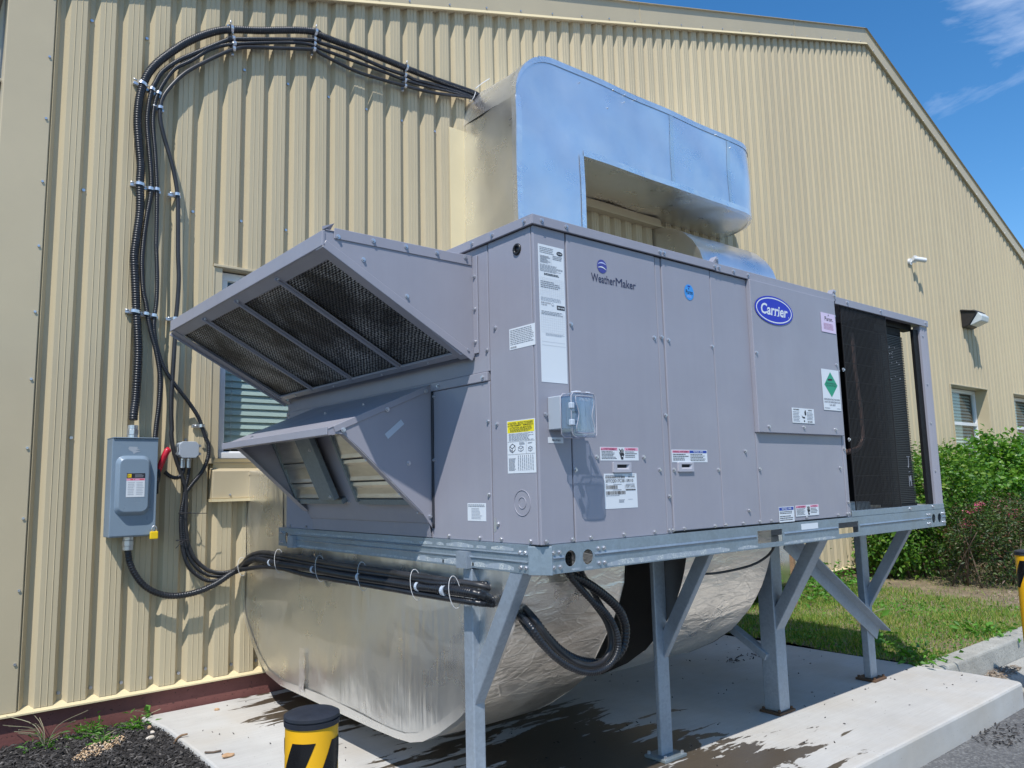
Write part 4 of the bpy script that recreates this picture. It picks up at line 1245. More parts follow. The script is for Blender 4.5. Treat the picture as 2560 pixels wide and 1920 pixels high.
for j in range(11):
    L.lines(.05, .05 + .022 * j, .30, .067 + .022 * j, 1, 'greyink', .7, .2)
    for i in range(8): L.rect(.38 + .072 * i, .053 + .022 * j, .38 + .072 * i + .034, .065 + .022 * j, 'greyink' if (i + j) % 3 else 'paleink', 2)
for i in range(8): L.rect(.385 + .072 * i, .295, .405 + .072 * i, .335, 'greyink', 2)
L.build()
L = LL(0.425, 0.174, 0.117, 0.067); L.lines(.05, .78, .95, .95, 2, 'greyink', .5, .05); L.lines(.22, .1, .8, .75, 8, 'paleink', .5, .3); L.build()
# WeatherMaker mark
L = FL(0.288, 1.070, 0.256, 0.036)
L.text('Weather', .0, .05, .515, .95, 'navy', 1, .006).text('M', .53, .05, .675, .95, 'navy', 1).text('aker', .69, .05, .985, .95, 'navy', 1, .006)
L.text('R', .99, .75, 1.0, .85, 'navy', 1)
L.build('lettering', base=None)
L = FL(0.322, 1.111, 0.054, 0.054)
L.oval(.5, .5, .5, .5, 'emblem', 1)
def swoosh(a, b, c, mat, lv):
    n = 12; top = []; bot = []
    for i in range(n + 1):
        u = i / n; base = a + (b - a) * u + .16 * math.sin(math.pi * u); hh = c * math.sin(math.pi * u)
        r = math.sqrt(max(0, .25 - (u - .5) ** 2))
        top.append((u, max(.5 - r, min(.5 + r, base + hh)))); bot.append((u, max(.5 - r, min(.5 + r, base - hh))))
    L.poly(bot + top[::-1], mat, lv)
swoosh(.34, .22, .045, 'white', 4); swoosh(.60, .62, .05, 'lightblue', 3)
L.build('emblem', base=None)
# round blue sticker
L = FL(0.852, 1.076, 0.064, 0.070); L.oval(.5, .5, .5, .5, 'sky_sticker', 1); L.text('Puron', .14, .38, .88, .64, 'ink', 3, .012); L.oval(.5, .87, .16, .05, 'noticeblue', 2); L.lines(.25, .14, .75, .32, 3, 'lightblue', .4, .2); L.oval(.47, .72, .05, .05, 'ink', 2)
L.build('sticker', base=None)
# big oval badge
L = FL(1.342, 1.036, 0.328, 0.138, -0.0225); L.oval(.5, .5, .5, .5, 'blue', 1, 48)
n = 56; ring = [(.5 + .465 * math.cos(2 * math.pi * i / n), .5 + .445 * math.sin(2 * math.pi * i / n)) for i in range(n)]; rin = [(.5 + .445 * math.cos(2 * math.pi * i / n), .5 + .405 * math.sin(2 * math.pi * i / n)) for i in range(n)]
for i in range(n): L.poly([rin[i], ring[i], ring[(i + 1) % n], rin[(i + 1) % n]], 'white', 2)
L.text('Carrier', .155, .315, .855, .70, 'white', 2, .022, .18)
# small serifs give the badge its roman look
for u in (.33, .41, .49, .565, .70): L.rect(u - .012, .312, u + .034, .335, 'white', 3)
L.oval(.872, .345, .008, .016, 'white', 2)
L.build('badge', base=None)
# pink sheet
L = FL(1.939, 1.051, 0.143, 0.102, -0.0225); L.text('Puron.', .25, .60, .82, .82, 'ink', 2, .01); L.lines(.15, .14, .85, .48, 6, 'darkred', .28, .1); L.poly([(.47, .86), (.53, .86), (.56, .93), (.50, .96), (.52, .91)], 'ink', 2); L.build(base='pinkpaper')
# green diamond sheet
L = FL(1.901, 0.6445, 0.173, 0.2105, -0.0225)
L.poly([(.5, .32), (.88, .62), (.5, .94), (.12, .62)], 'green', 1)
L.poly([(.34, .72), (.55, .73), (.62, .75), (.56, .775), (.34, .765)], 'ink', 2)
L.text('NON-FLAMMABLE GAS', .2, .64, .8, .675, 'ink', 2).text('GAZ ININFLAMMABLE', .22, .585, .78, .62, 'ink', 2)
L.text('REFRIGERATING MACHINE', .05, .24, .95, .285, 'navy', 2).text('UNITE DE REFRIGERATION', .05, .175, .95, .22, 'navy', 2).text('UN 2857', .34, .105, .68, .15, 'navy', 2)
L.lines(.04, .04, .34, .06, 1, 'greyink', .8, 0); L.lines(.75, .04, .95, .055, 1, 'greyink', .8, 0); L.build()
# small black and white warning
L = FL(1.600, 0.570, 0.201, 0.0725, -0.0225); L.text('AVERTISSEMENT', .05, .84, .33, .93, 'ink', 2, .02).text('WARNING', .72, .84, .90, .93, 'ink', 2, .02); L.lines(.04, .08, .34, .78, 7, 'greyink', .4); L.lines(.66, .22, .95, .78, 6, 'greyink', .4); L.bars(.68, .06, .90, .16, 20, 'ink')
L.poly([(.56, .55), (.60, .52), (.63, .6), (.62, .85), (.59, .9), (.55, .75)], 'ink', 2); L.poly([(.42, .55), (.45, .45), (.55, .42), (.58, .36), (.52, .3), (.44, .38)], 'ink', 2); L.rect(.50, .12, .56, .17, 'ink', 2); L.rect(.52, .08, .54, .22, 'ink', 2); L.build()
def hand(u, v, k):
    L.poly([(u, v), (u + .05 * k, v), (u + .06 * k, v + .22), (u + .085 * k, v + .40), (u + .07 * k, v + .48), (u - .01 * k, v + .48), (u - .03 * k, v + .36)], 'ink', 2)
    for i in range(4): L.rect(u - .012 * k + .022 * i * k, v + .44, u + .002 * k + .022 * i * k, v + (.72, .80, .82, .74)[i], 'ink', 2)
    L.poly([(u - .03 * k, v + .36), (u - .05 * k, v + .52), (u - .035 * k, v + .54), (u - .005 * k, v + .42)], 'ink', 2)
    L.poly([(u - .06 * k, v + .80), (u - .02 * k, v + .62), (u - .05 * k, v + .5), (u - .035 * k, v + .5), (u - .0 * k, v + .63), (u - .045 * k, v + .82)], 'ink', 3)
    L.poly([(u + .005, v + .22), (u + .06 * k, v + .17), (u + .04 * k, v + .28)], 'white', 3)
def warn(x, z, w, h, tilt=0):
    global L
    L = FL(x, z, w, h, -0.0015, tilt)
    L.rect(.015, .75, .44, .97, 'pink', 1).rect(.625, .75, .985, .97, 'pink', 1)
    L.text('AVERTISSEMENT', .075, .79, .42, .93, 'darkred', 3, .02).text('WARNING', .715, .79, .91, .93, 'darkred', 3, .02)
    L.poly([(.02, .79), (.06, .79), (.04, .92)], 'darkred', 3).poly([(.67, .79), (.70, .79), (.685, .92)], 'darkred', 3)
    L.lines(.03, .10, .43, .72, 6, 'ink', .38, .3); L.lines(.64, .20, .96, .72, 4, 'ink', .38, .3); hand(.53, .08, 1.0); L.build()
warn(0.301, 0.389, 0.212, 0.0505); warn(1.6085, 0.125, 0.208, 0.0515)
L = FL(0.714, 0.382, 0.234, 0.0515); L.rect(.015, .74, .485, .95, 'pink', 1).rect(.49, .74, .985, .95, 'noticeblue', 1)
L.text('WARNING / AVERTISSEMENT', .03, .78, .47, .92, 'darkred', 3, .02).text('NOTICE / AVIS', .60, .78, .87, .92, 'white', 3, .02); L.lines(.03, .12, .48, .70, 4, 'ink', .42, .3); L.lines(.51, .08, .97, .70, 5, 'ink', .40, .25); L.build()
L = FL(1.465, 0.1045, 0.128, 0.0705); L.rect(.02, .76, .97, .96, 'noticeblue', 1).text('NOTICE / AVIS', .19, .80, .81, .93, 'white', 3, .02); L.lines(.04, .52, .9, .72, 2, 'ink', .42); L.lines(.04, .08, .9, .44, 3, 'ink', .42, .3); L.build()
# name plate
L = FL(0.316, 0.210, 0.180, 0.130)
L.lines(.04, .945, .58, .965, 1, 'greyink', .8, .1); L.bars(.04, .865, .63, .93, 46); L.lines(.73, .94, .95, .97, 2, 'greyink', .5); L.bars(.73, .885, .94, .915, 24)
L.text('50TCQD17C3B1-59310', .04, .735, .88, .84, 'ink', 3, .004); L.lines(.04, .68, .1, .70, 1, 'greyink', .8); L.lines(.27, .68, .52, .70, 1, 'greyink', .8, 0); L.lines(.65, .68, .92, .70, 1, 'greyink', .8, 0)
L.bars(.04, .56, .40, .665, 30); L.text('1720P15445', .62, .60, .92, .665, 'ink', 3); L.rect(.60, .575, .95, .579, 'ink', 2); L.lines(.64, .50, .95, .55, 1, 'ink', .8, 0)
L.lines(.25, .525, .55, .545, 1, 'greyink', .8); L.bars(.04, .40, .64, .50, 46); L.lines(.04, .36, .52, .385, 1, 'greyink', .6); L.lines(.42, .16, .6, .26, 3, 'greyink', .5, .2); L.lines(.70, .24, .85, .262, 1, 'paleink', .6); L.build('name_plate')
# recessed pull handles
for x in (0.364, 0.747):
    hd = MB(); hd.add(*plate_mesh([(x, .344), (x + .098, .344), (x + .098, .382), (x, .382)], [[(x + .018, .355), (x + .086, .355), (x + .086, .374), (x + .018, .374)]], .008))
    hd.v = [(a, -0.0015 - .008 - c, b) for a, b, c in hd.v]
    ho = hd.build('pull_handle', M['handlegrey'], unit, bevel=.0015)
    q = MB(); q.box(x + .018, x + .086, -0.004, -0.0016, .355, .374); q.build('handle_recess', M['core'], ho)
    q = MB(); q.add([(x + .018, -.0094, .3552), (x + .086, -.0094, .3552), (x + .074, -.003, .362), (x + .018, -.003, .362)], [(0, 1, 2, 3)]); q.add([(x + .086, -.0094, .355), (x + .086, -.0094, .374), (x + .076, -.003, .374), (x + .07, -.003, .358)], [(0, 1, 2, 3)]); q.build('handle_scoop', M['handlegrey'], ho)
# little tag under the outlet, blank white tag on the rail
L = FL(0.044, 0.4505, 0.073, 0.0205, 0.0); L.text('PNL LP1B-31', .25, .32, .80, .66, 'ink', 2, .02); L.build('tag')
L = FL(1.636, 0.0615, 0.151, 0.0275, -0.0085); L.build('tag', parent=fr_rail, base='white')
L = FL(.068, .588, .07, .012, -.128); L.text('EXTRA-DUTY', .1, .1, .9, .9, 'tape', 2); L.build('lettering', parent=outl, base=None)
# ------------------------------------------------------------------ steel stand
stand = thing('steel_stand', 'galvanised steel stand of square posts and diagonal braces carrying the unit over the slab', 'steel stand', (1.6, 1.0, ZP))
def post(x0, x1, y0, y1, zt=-0.004, plate=True, rust=False):
    p = MB(); p.box(x0, x1, y0, y1, ZP + 0.012, zt); o = p.build('leg', M['leg'], stand, bevel=.005, seg=2)
    if plate:
        cx, cy = (x0 + x1) / 2, (y0 + y1) / 2
        q = MB(); q.box(cx - .075, cx + .075, cy - .062, cy + .062, ZP, ZP + .014); q.build('base_plate', M['rust'] if rust else M['galvdark'], o, bevel=.002)
        for sx_, sy_ in ((-1, -1), (1, -1), (1, 1), (-1, 1)):
            b = MB(); b.cyl((cx + sx_ * .058, cy + sy_ * .048, ZP + .014), (0, 0, 1), .008, .012, 6); b.build('anchor_bolt', M['rust'] if rust else M['zinc'], o)
    return o
LX = [(-0.010, 0.044), (1.030, 1.110), (1.990, 2.085), (2.990, 3.070)]
LY = [0.450, 0.418, 0.488, 0.438]
for i, (a, b) in enumerate(LX):
    post(a, b, 0.393, LY[i], rust=i >= 2)
    bw = (.048, .034, .084, .038)[i]; xc = b - bw / 2 - .002
    q = MB(); q.beam((xc, 0.43, -0.50), (xc, 0.105, 0.045), bw, 0.062); q.build('brace', M['leg'], stand, bevel=.004, seg=2)
post(0.20, 0.27, 2.06, 2.13, zt=-.75); post(1.03, 1.10, 2.06, 2.13, zt=-.72); post(2.03, 2.10, 1.98, 2.05); post(3.0, 3.07, 1.98, 2.05)
q = MB(); q.box(-0.03, 3.2, 0.395, 0.465, -0.003, 0.06); q.box(-0.03, 3.2, 1.98, 2.05, -0.003, 0.06); q.build('beam', M['leg'], stand)
# angle iron running diagonally between the last two legs, and the short outrigger at the second duct
q = MB(); q.beam((2.13, 0.386, -0.045), (3.10, 0.386, -0.665), 0.008, 0.075, (0, 1, 0)); q.beam((2.15, 0.354, -0.015), (3.14, 0.354, -0.645), 0.065, 0.008, (0, 1, 0)); q.build('cross_brace', M['leg'], stand, bevel=.002)
q = MB(); q.beam((1.995, 0.70, -0.50), (2.0, 0.45, -0.645), 0.055, 0.04); q.build('outrigger', M['leg'], stand, bevel=.003)

# ------------------------------------------------------------------ foil wrapped ducts
def arc(cx, cy, r, a0, a1, n): return [(cx + r * math.cos(math.radians(a0 + (a1 - a0) * i / n)), cy + r * math.sin(math.radians(a0 + (a1 - a0) * i / n))) for i in range(n + 1)]
def resample(poly, step):
    out = []
    for i in range(len(poly)):
        a = Vector(poly[i]); b = Vector(poly[(i + 1) % len(poly)]); k = max(1, int((b - a).length / step))
        for j in range(k): out.append(tuple(a + (b - a) * (j / k)))
    return out
def wob(p, k):
    x, y, z = p
    return k * (math.sin(7.1 * x + 3.3 * z + 1.7 * y) * math.sin(5.3 * y + 4.1 * z) + .6 * math.sin(13.7 * y + 2.2 * z) * math.sin(11.1 * z + 9 * x))
def duct_x(x0, x1, prof, name, label, loc_note, mats, tape=True):
    """duct of constant profile (y,z) running along x, skin slightly uneven"""
    pr = resample(prof, 0.06)
    root = thing(name, label, 'duct', ((x0 + x1) / 2, sum(p[0] for p in pr) / len(pr), min(p[1] for p in pr)))
    cen = Vector((sum(p[0] for p in pr) / len(pr), sum(p[1] for p in pr) / len(pr)))
    nx_ = max(3, int((x1 - x0) / .07)); w = MB(); n_ = len(pr)
    for i in range(nx_ + 1):
        x = x0 + (x1 - x0) * i / nx_
        for p in pr:
            d = (Vector(p) - cen).normalized(); e = wob((x, p[0], p[1]), .004)
            w.v.append((x, p[0] + d.x * e, p[1] + d.y * e))
    for i in range(nx_):
        for j in range(n_):
            w.f.append((i * n_ + j, i * n_ + (j + 1) % n_, (i + 1) * n_ + (j + 1) % n_, (i + 1) * n_ + j)); w.mi.append(0)
    w.build('wrap_skin', mats[0], root, auto=50)
    for k, x in enumerate((x0, x1)):
        e = MB(); rings = [pr]; R = 9
        vs = []
        for t in np.linspace(1, 0.0, R):
            for p in pr:
                q = cen + (Vector(p) - cen) * t
                vs.append((x + (wob((x, q.x, q.y), .006) if 0 < t < 1 else 0), q.x, q.y))
        fs = [(r * n_ + j, r * n_ + (j + 1) % n_, (r + 1) * n_ + (j + 1) % n_, (r + 1) * n_ + j) for r in range(R - 1) for j in range(n_)]
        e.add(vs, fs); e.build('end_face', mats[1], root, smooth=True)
    if tape:
        t = MB(); path = [p for p in pr]
        tp = [(x0 - .002, p[0], p[1]) for p in path]
        m_ = len(tp)
        vs = []
        for p in path:
            d = (Vector(p) - cen).normalized()
            vs += [(x0 + .05, p[0] + d.x * .003, p[1] + d.y * .003), (x0 - .003, p[0] + d.x * .003, p[1] + d.y * .003), (x0 - .0045, p[0] - d.x * .045, p[1] - d.y * .045)]
        fs = []
        for i in range(m_):
            a, b = 3 * i, 3 * ((i + 1) % m_)
            fs += [(a, a + 1, b + 1, b), (a + 1, a + 2, b + 2, b + 1)]
        t.add(vs, fs); t.build('foil_tape', M['foil_plain'], root, auto=50)
        for y_, z0_, z1_ in ((1.94, -.74, -.52),):
            q = MB(); vs = []
            for i in range(10):
                z = z0_ + (z1_ - z0_) * i / 9
                vs += [(x0 - .0065 - .003 * math.sin(i * 1.7), y_ - .03 + .004 * math.sin(i), z), (x0 - .0075 - .002 * math.sin(i * 2.3 + 1), y_ + .035 + .003 * math.sin(i * 1.3), z)]
            q.add(vs, [(2 * i, 2 * i + 1, 2 * i + 3, 2 * i + 2) for i in range(9)]); q.build('tape_strip', M['foil_tape'], root, smooth=True)
    return root
LOW = [(.19, .085), (.192, -.03), (.20, -.10), (.23, -.18), (.265, -.25), (.32, -.335), (.39, -.44), (.44, -.51), (.54, -.585), (.67, -.665), (.79, -.722), (.885, -.747), (1.0, -.756), (1.16, -.759), (1.7, -.759), (2.22, -.759), (2.42, -.730), (2.56, -.66), (2.68, -.57), (2.795, -.46), (2.82, -.40), (2.82, .425), (2.26, .425), (2.26, .085)]
d1 = duct_x(0.02, 0.62, LOW, 'foil_duct', 'big foil wrapped elbow duct under the hoods, crossed by the black conduit bundle', '', (M['foil_front'], M['foil_side']))
LOW2 = [(.262, .085), (.265, -.05), (.28, -.11), (.30, -.17), (.33, -.24), (.37, -.305), (.41, -.36), (.485, -.44), (.53, -.485), (.65, -.566), (.82, -.645), (.95, -.675), (1.2, -.69), (2.2, -.69), (2.42, -.66), (2.56, -.59), (2.68, -.50), (2.795, -.40), (2.82, -.34), (2.82, .3), (2.26, .3), (2.26, .085)]
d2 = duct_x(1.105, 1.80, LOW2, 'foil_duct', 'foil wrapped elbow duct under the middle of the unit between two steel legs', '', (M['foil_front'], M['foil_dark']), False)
# tall riser behind the unit, rounded over into the wall
RIS = [(2.20, -.55), (2.26, -.70), (2.40, -.78), (2.82, -.78), (2.82, 2.80), (2.70, 2.785), (2.58, 2.745), (2.45, 2.67), (2.34, 2.56), (2.265, 2.44), (2.22, 2.30), (2.20, 2.15)]
d3 = duct_x(4.075, 5.30, RIS, 'foil_duct', 'foil duct with a domed top rising behind the unit below the box duct', '', (M['foil_top'], M['foil_plain']))
wp = MB(); wp.box(4.86, 4.93, 2.30, 2.37, -.9, -.77); wp.box(4.95, 4.99, 2.05, 2.09, -.92, -.35)
tag(wp.build('wooden_stake', M['wood'], bevel=.004), 'weathered wooden stake standing in the grass behind the third leg', 'stake')

# upper box duct: leg down behind the unit, long box to the right, rounded shoulder and rounded far corner
YF = 2.14
root = thing('box_duct', 'large foil wrapped box duct with rounded shoulder standing above the unit against the wall', 'duct', (3.4, 2.45, 0.6))
X1, X2, X3, ZR, ZBX, ZTX = 1.745, 2.445, 5.18, 0.6, 2.905, 3.625
def ztop(x):
    r = .42
    return ZTX if x > X1 + r else ZTX - r + math.sqrt(max(0, r * r - (X1 + r - x) ** 2))
def yfr(x):
    r = .55
    return YF if x < X3 - r else YF + .62 * (1 - math.sqrt(max(0, 1 - ((x - (X3 - r)) / r) ** 2)))
xs = [X1 + .42 * (1 - math.cos(math.radians(a))) for a in np.linspace(0, 90, 12)]
xs += list(np.linspace(X1 + .42, X2, 5)[1:]); nleg = len(xs)
xs += list(np.linspace(X2, X3 - .55, 34)[1:]); xs += [X3 - .55 + .55 * math.sin(math.radians(a)) for a in np.linspace(0, 90, 12)][1:]
NV = 12
def fz(x, z): return wob((x * .8, 1.0, z * .9), .007)
fr = MB(); tp = MB(); bt = MB(); 
grid = {}
for i, x in enumerate(xs):
    zt = ztop(x)
    for j in range(NV + 1):
        z = ZBX + (zt - ZBX) * j / NV
        grid[i, j] = len(fr.v); fr.v.append((x, yfr(x) + fz(x, z), z))
for i in range(len(xs) - 1):
    for j in range(NV): fr.f.append((grid[i, j], grid[i + 1, j], grid[i + 1, j + 1], grid[i, j + 1])); fr.mi.append(0)
lg = {}
for i in range(nleg):
    for j in range(31):
        z = ZR + (ZBX - ZR) * j / 30
        lg[i, j] = grid[i, 0] if j == 30 else len(fr.v)
        if j < 30: fr.v.append((xs[i], YF + fz(xs[i], z), z))
for i in range(nleg - 1):
    for j in range(30): fr.f.append((lg[i, j], lg[i + 1, j], lg[i + 1, j + 1], lg[i, j + 1])); fr.mi.append(0)
fr.build('front_wrap', M['foil_top'], root, auto=60)
ND = 8
def strip(name, fn, mat, n):
    s_ = MB()
    for i in range(n):
        for j in range(ND + 1): s_.v.append(fn(i, j / ND))
    for i in range(n - 1):
        for j in range(ND): a = i * (ND + 1) + j; s_.f.append((a, a + 1, a + ND + 2, a + ND + 1)); s_.mi.append(0)
    return s_.build(name, mat, root, auto=60)
def topf(i, t):
    x = xs[i]; y = yfr(x) + (YW + .02 - yfr(x)) * t; z = ztop(x); return (x - (wob((y, z, x), .006) if i < 8 and 0 < t else 0), y, z + (wob((x, y, z), .006) if 0 < t < 1 else 0))
strip('top_wrap', topf, M['foil_top'], len(xs))
nb = len(xs) - nleg + 1
def botf(i, t):
    x = xs[nleg - 1 + i]; y = yfr(x) + (YW + .02 - yfr(x)) * t; return (x, y, ZBX + (wob((x * 1.3, y, 2.9), .006) if 0 < t < 1 else 0))
strip('bottom_wrap', botf, M['foil_plain'], nb)
def legL(i, t):
    z = ZR + (ztop(X1) - ZR) * i / 39; y = YF + (YW + .02 - YF) * t; return (X1 - (wob((1, y, z), .008) if 0 < t < 1 else 0), y, z)
strip('side_wrap', legL, M['foil_plain'], 40)
def legR(i, t):
    z = ZR + (ZBX - ZR) * i / 29; y = YF + (YW + .02 - YF) * t; return (X2, y, z)
strip('side_wrap', legR, M['foil_plain'], 30)
# tape along the edges
t_ = MB()
def ribbon(pts, off1, off2):
    vs = []
    for p in pts: vs += [tuple(Vector(p) + Vector(off1)), tuple(Vector(p)), tuple(Vector(p) + Vector(off2))]
    fs = []
    for i in range(len(pts) - 1): a = 3 * i; fs += [(a, a + 1, a + 4, a + 3), (a + 1, a + 2, a + 5, a + 4)]
    t_.add(vs, fs)
ribbon([(X1 - .004, YF - .004 + fz(X1 + .02, z), z) for z in np.linspace(ZR, ztop(X1), 30)], (0.055, -.001, 0), (-.002, 0.05, 0))
ribbon([(x, yfr(x) - .004 + fz(x, ztop(x) - .03), ztop(x) + .005) for x in xs], (0.0, -.001, -.05), (0, .055, .002))
ribbon([(x, yfr(x) - .004 + fz(x, ZBX + .03), ZBX - .003) for x in xs[nleg - 1:]], (0, -.001, .05), (0, .05, -.001))
ribbon([(X2 + .003, YF - .004 + fz(X2 - .03, z), z) for z in np.linspace(ZR, ZBX, 20)], (-.05, -.001, 0), (.001, .05, 0))
t_.build('edge_tape', M['foil_tape'], root, auto=60)
# seams and pins on the foil
t_ = MB()
for x in (3.55, 4.42):
    vs = []
    for z in np.linspace(ZBX + .01, ZTX - .01, 14): vs += [(x, YF + fz(x, z) - .0022, z), (x + .05, YF + fz(x + .05, z) - .0022, z)]
    s_ = MB(); s_.add(vs, [(2 * i, 2 * i + 1, 2 * i + 3, 2 * i + 2) for i in range(13)]); s_.build('seam_tape', M['foil_plain'], root, auto=60)
t_ = MB()
for k in range(9):
    x = random.uniform(X1 + .1, 4.5); z = random.choice((ZTX - .04, ZTX - .11, ZBX + .05, random.uniform(ZBX, ZTX - .1)))
    t_.cyl((x, YF - .006, z), (0, -1, 0), .006, .006, 8)
t_.build('fixing_pin', M['zinc'], root)

# ------------------------------------------------------------------ disconnect switch, padlock, junction box
dis = thing('disconnect_switch', 'blue-grey steel disconnect switch box with red handle on the tan wall', 'switch box', (-0.665, YW - .08, 0.07))
DX0, DX1, DZ0, DZ1, DY = -0.782, -0.552, 0.070, 0.612, YW - 0.150
b = MB(); b.box(DX0, DX1, DY, YW - .01, DZ0, DZ1); en = b.build('enclosure', M['boxgrey'], dis, bevel=.004, seg=2)
b = MB(); b.box(DX0 - .003, DX1 + .003, DY - .008, DY - .0005, DZ0 + .006, DZ1 - .002); b.box(DX0 - .002, DX1 + .004, DY - .016, YW - .012, DZ1 - .0015, DZ1 + .004)
dr = b.build('door', M['boxgrey'], dis, bevel=.003, seg=2)
def rrect(x0, x1, z0, z1, r, n=5):
    return [q for cx, cz, a in ((x1 - r, z1 - r, 0), (x0 + r, z1 - r, 90), (x0 + r, z0 + r, 180), (x1 - r, z0 + r, 270)) for q in arc(cx, cz, r, a, a + 90, n)]
b = MB(); k0 = rrect(-.766, -.585, .185, .515, .045); k1 = rrect(-.752, -.600, .205, .497, .035)
n_ = len(k0); b.add([(x, DY - .0085, z) for x, z in k0] + [(x, DY - .040, z) for x, z in k1], [(i, (i + 1) % n_, n_ + (i + 1) % n_, n_ + i) for i in range(n_)] + [tuple(range(n_, 2 * n_))])
b.build('door_bulge', M['boxgrey'], dr, auto=50, bevel=.004, seg=2)
b = MB(); b.add([(x, DY - .0088, z) for x, z in ((-.70, .565), (-.655, .563), (-.66, .556), (-.645, .548), (-.668, .545), (-.64, .538), (-.662, .533), (-.676, .524), (-.682, .536), (-.70, .545), (-.705, .555))], [tuple(range(10, -1, -1))]); b.build('cast_emblem', M['jbox'], dr)
L = Label((-.715, DY - .0402, .287), (1, 0, 0), (0, 0, 1), (0, -1, 0), .094, .130)
L.rect(0, .78, 1, 1, 'ink', 1).rect(.05, .82, .26, .97, 'lockyellow', 2).rect(.09, .85, .11, .94, 'ink', 3).oval(.165, .895, .022, .02, 'ink', 3, 8); L.lines(.45, .82, .92, .96, 4, 'greyink', .6, .2)
L.rect(0, .69, 1, .78, 'pink', 1).rect(.2, .72, .35, .755, 'redink', 2).rect(.40, .72, .46, .755, 'redink', 2).rect(.70, .72, .95, .755, 'redink', 2); L.lines(.08, .08, .46, .64, 8, 'paleink', .3).lines(.54, .08, .95, .64, 8, 'paleink', .3)
L.build('label', parent=dr)
b = MB(); b.cyl((DX1 + .0005, YW - .085, .405), (1, 0, 0), .052, .028, 24); b.box(DX1, DX1 + .022, YW - .125, YW - .045, .30, .42); b.build('handle_boss', M['black'], dis, bevel=.003)
b = MB(); b.tube([(DX1 + .018, YW - .10, .415), (DX1 + .03, YW - .115, .465), (DX1 + .045, YW - .13, .515), (DX1 + .058, YW - .135, .545), (DX1 + .068, YW - .132, .552)], .016, 10, taper=1.15); b.build('handle', M['red'], dis, smooth=True)
b = MB(); b.add([(DX1 + .03, YW - .06 + .04 * math.cos(a), .375 + .075 * math.sin(a)) for a in np.linspace(0, 2 * math.pi, 18, endpoint=False)], [tuple(range(18))]); b.build('handle_plate', M['zinc'], dis)
for x, z, nm in ((-.666, DZ1 + .002, 1), (-.668, DZ0, -1)):
    b = MB(); b.cyl((x, YW - .075, z), (0, 0, nm), .028, .022, 16); b.cyl((x, YW - .075, z + nm * .022), (0, 0, nm), .031, .030, 8); b.cyl((x, YW - .075, z + nm * .052), (0, 0, nm), .028, .024, 16)
    b.build('conduit_connector', M['zinc'], dis, bevel=.002)
lk = thing('padlock', 'small yellow padlock hanging at the bottom right of the switch box', 'padlock', (-.558, DY - .02, .054))
b = MB(); b.box(-.580, -.538, DY - .030, DY - .012, .052, .094); b.build('lock_body', M['lockyellow'], lk, bevel=.004, seg=2)
b = MB(); b.tube([(-.571, DY - .021, .090), (-.571, DY - .021, .112), (-.566, DY - .021, .121), (-.559, DY - .021, .125), (-.552, DY - .021, .121), (-.547, DY - .021, .112), (-.547, DY - .021, .090)], .0036, 8); b.build('shackle', M['zinc'], lk, smooth=True)

jb = thing('junction_box', 'small pale grey junction box with two conduit entries beside the switch box', 'junction box', (-.36, YW - .06, .5))
JX0, JX1, JZ0, JZ1 = -.418, -.306, .505, .602
b = MB(); b.prism(rrect(JX0 + .004, JX1 - .004, JZ0 + .004, JZ1 - .004, .014), 'y', YW - .09, YW - .002); b.build('box_body', M['jbox'], jb, bevel=.002)
b = MB(); b.prism([(JX0 + .018, JZ0), (JX1 - .018, JZ0), (JX1, JZ0 + .018), (JX1, JZ1 - .018), (JX1 - .018, JZ1), (JX0 + .018, JZ1), (JX0, JZ1 - .018), (JX0, JZ0 + .018)], 'y', YW - .102, YW - .0905); b.build('lid', M['jbox'], jb, bevel=.003, seg=2)
for x in (JX0 - .006, JX1 + .006):
    for z in (JZ0 + .025, JZ1 - .025):
        b = MB(); b.cyl((x, YW - .095, z), (0, 1, 0), .009, .02, 8); b.build('lug', M['zinc'], jb)
for x in (-.386, -.350):
    b = MB(); b.cyl((x, YW - .055, JZ0), (0, 0, -1), .017, .012, 8); b.cyl((x, YW - .055, JZ0 - .012), (0, 0, -1), .0145, .045, 14); b.build('conduit_connector', M['zinc'], jb, bevel=.0015)

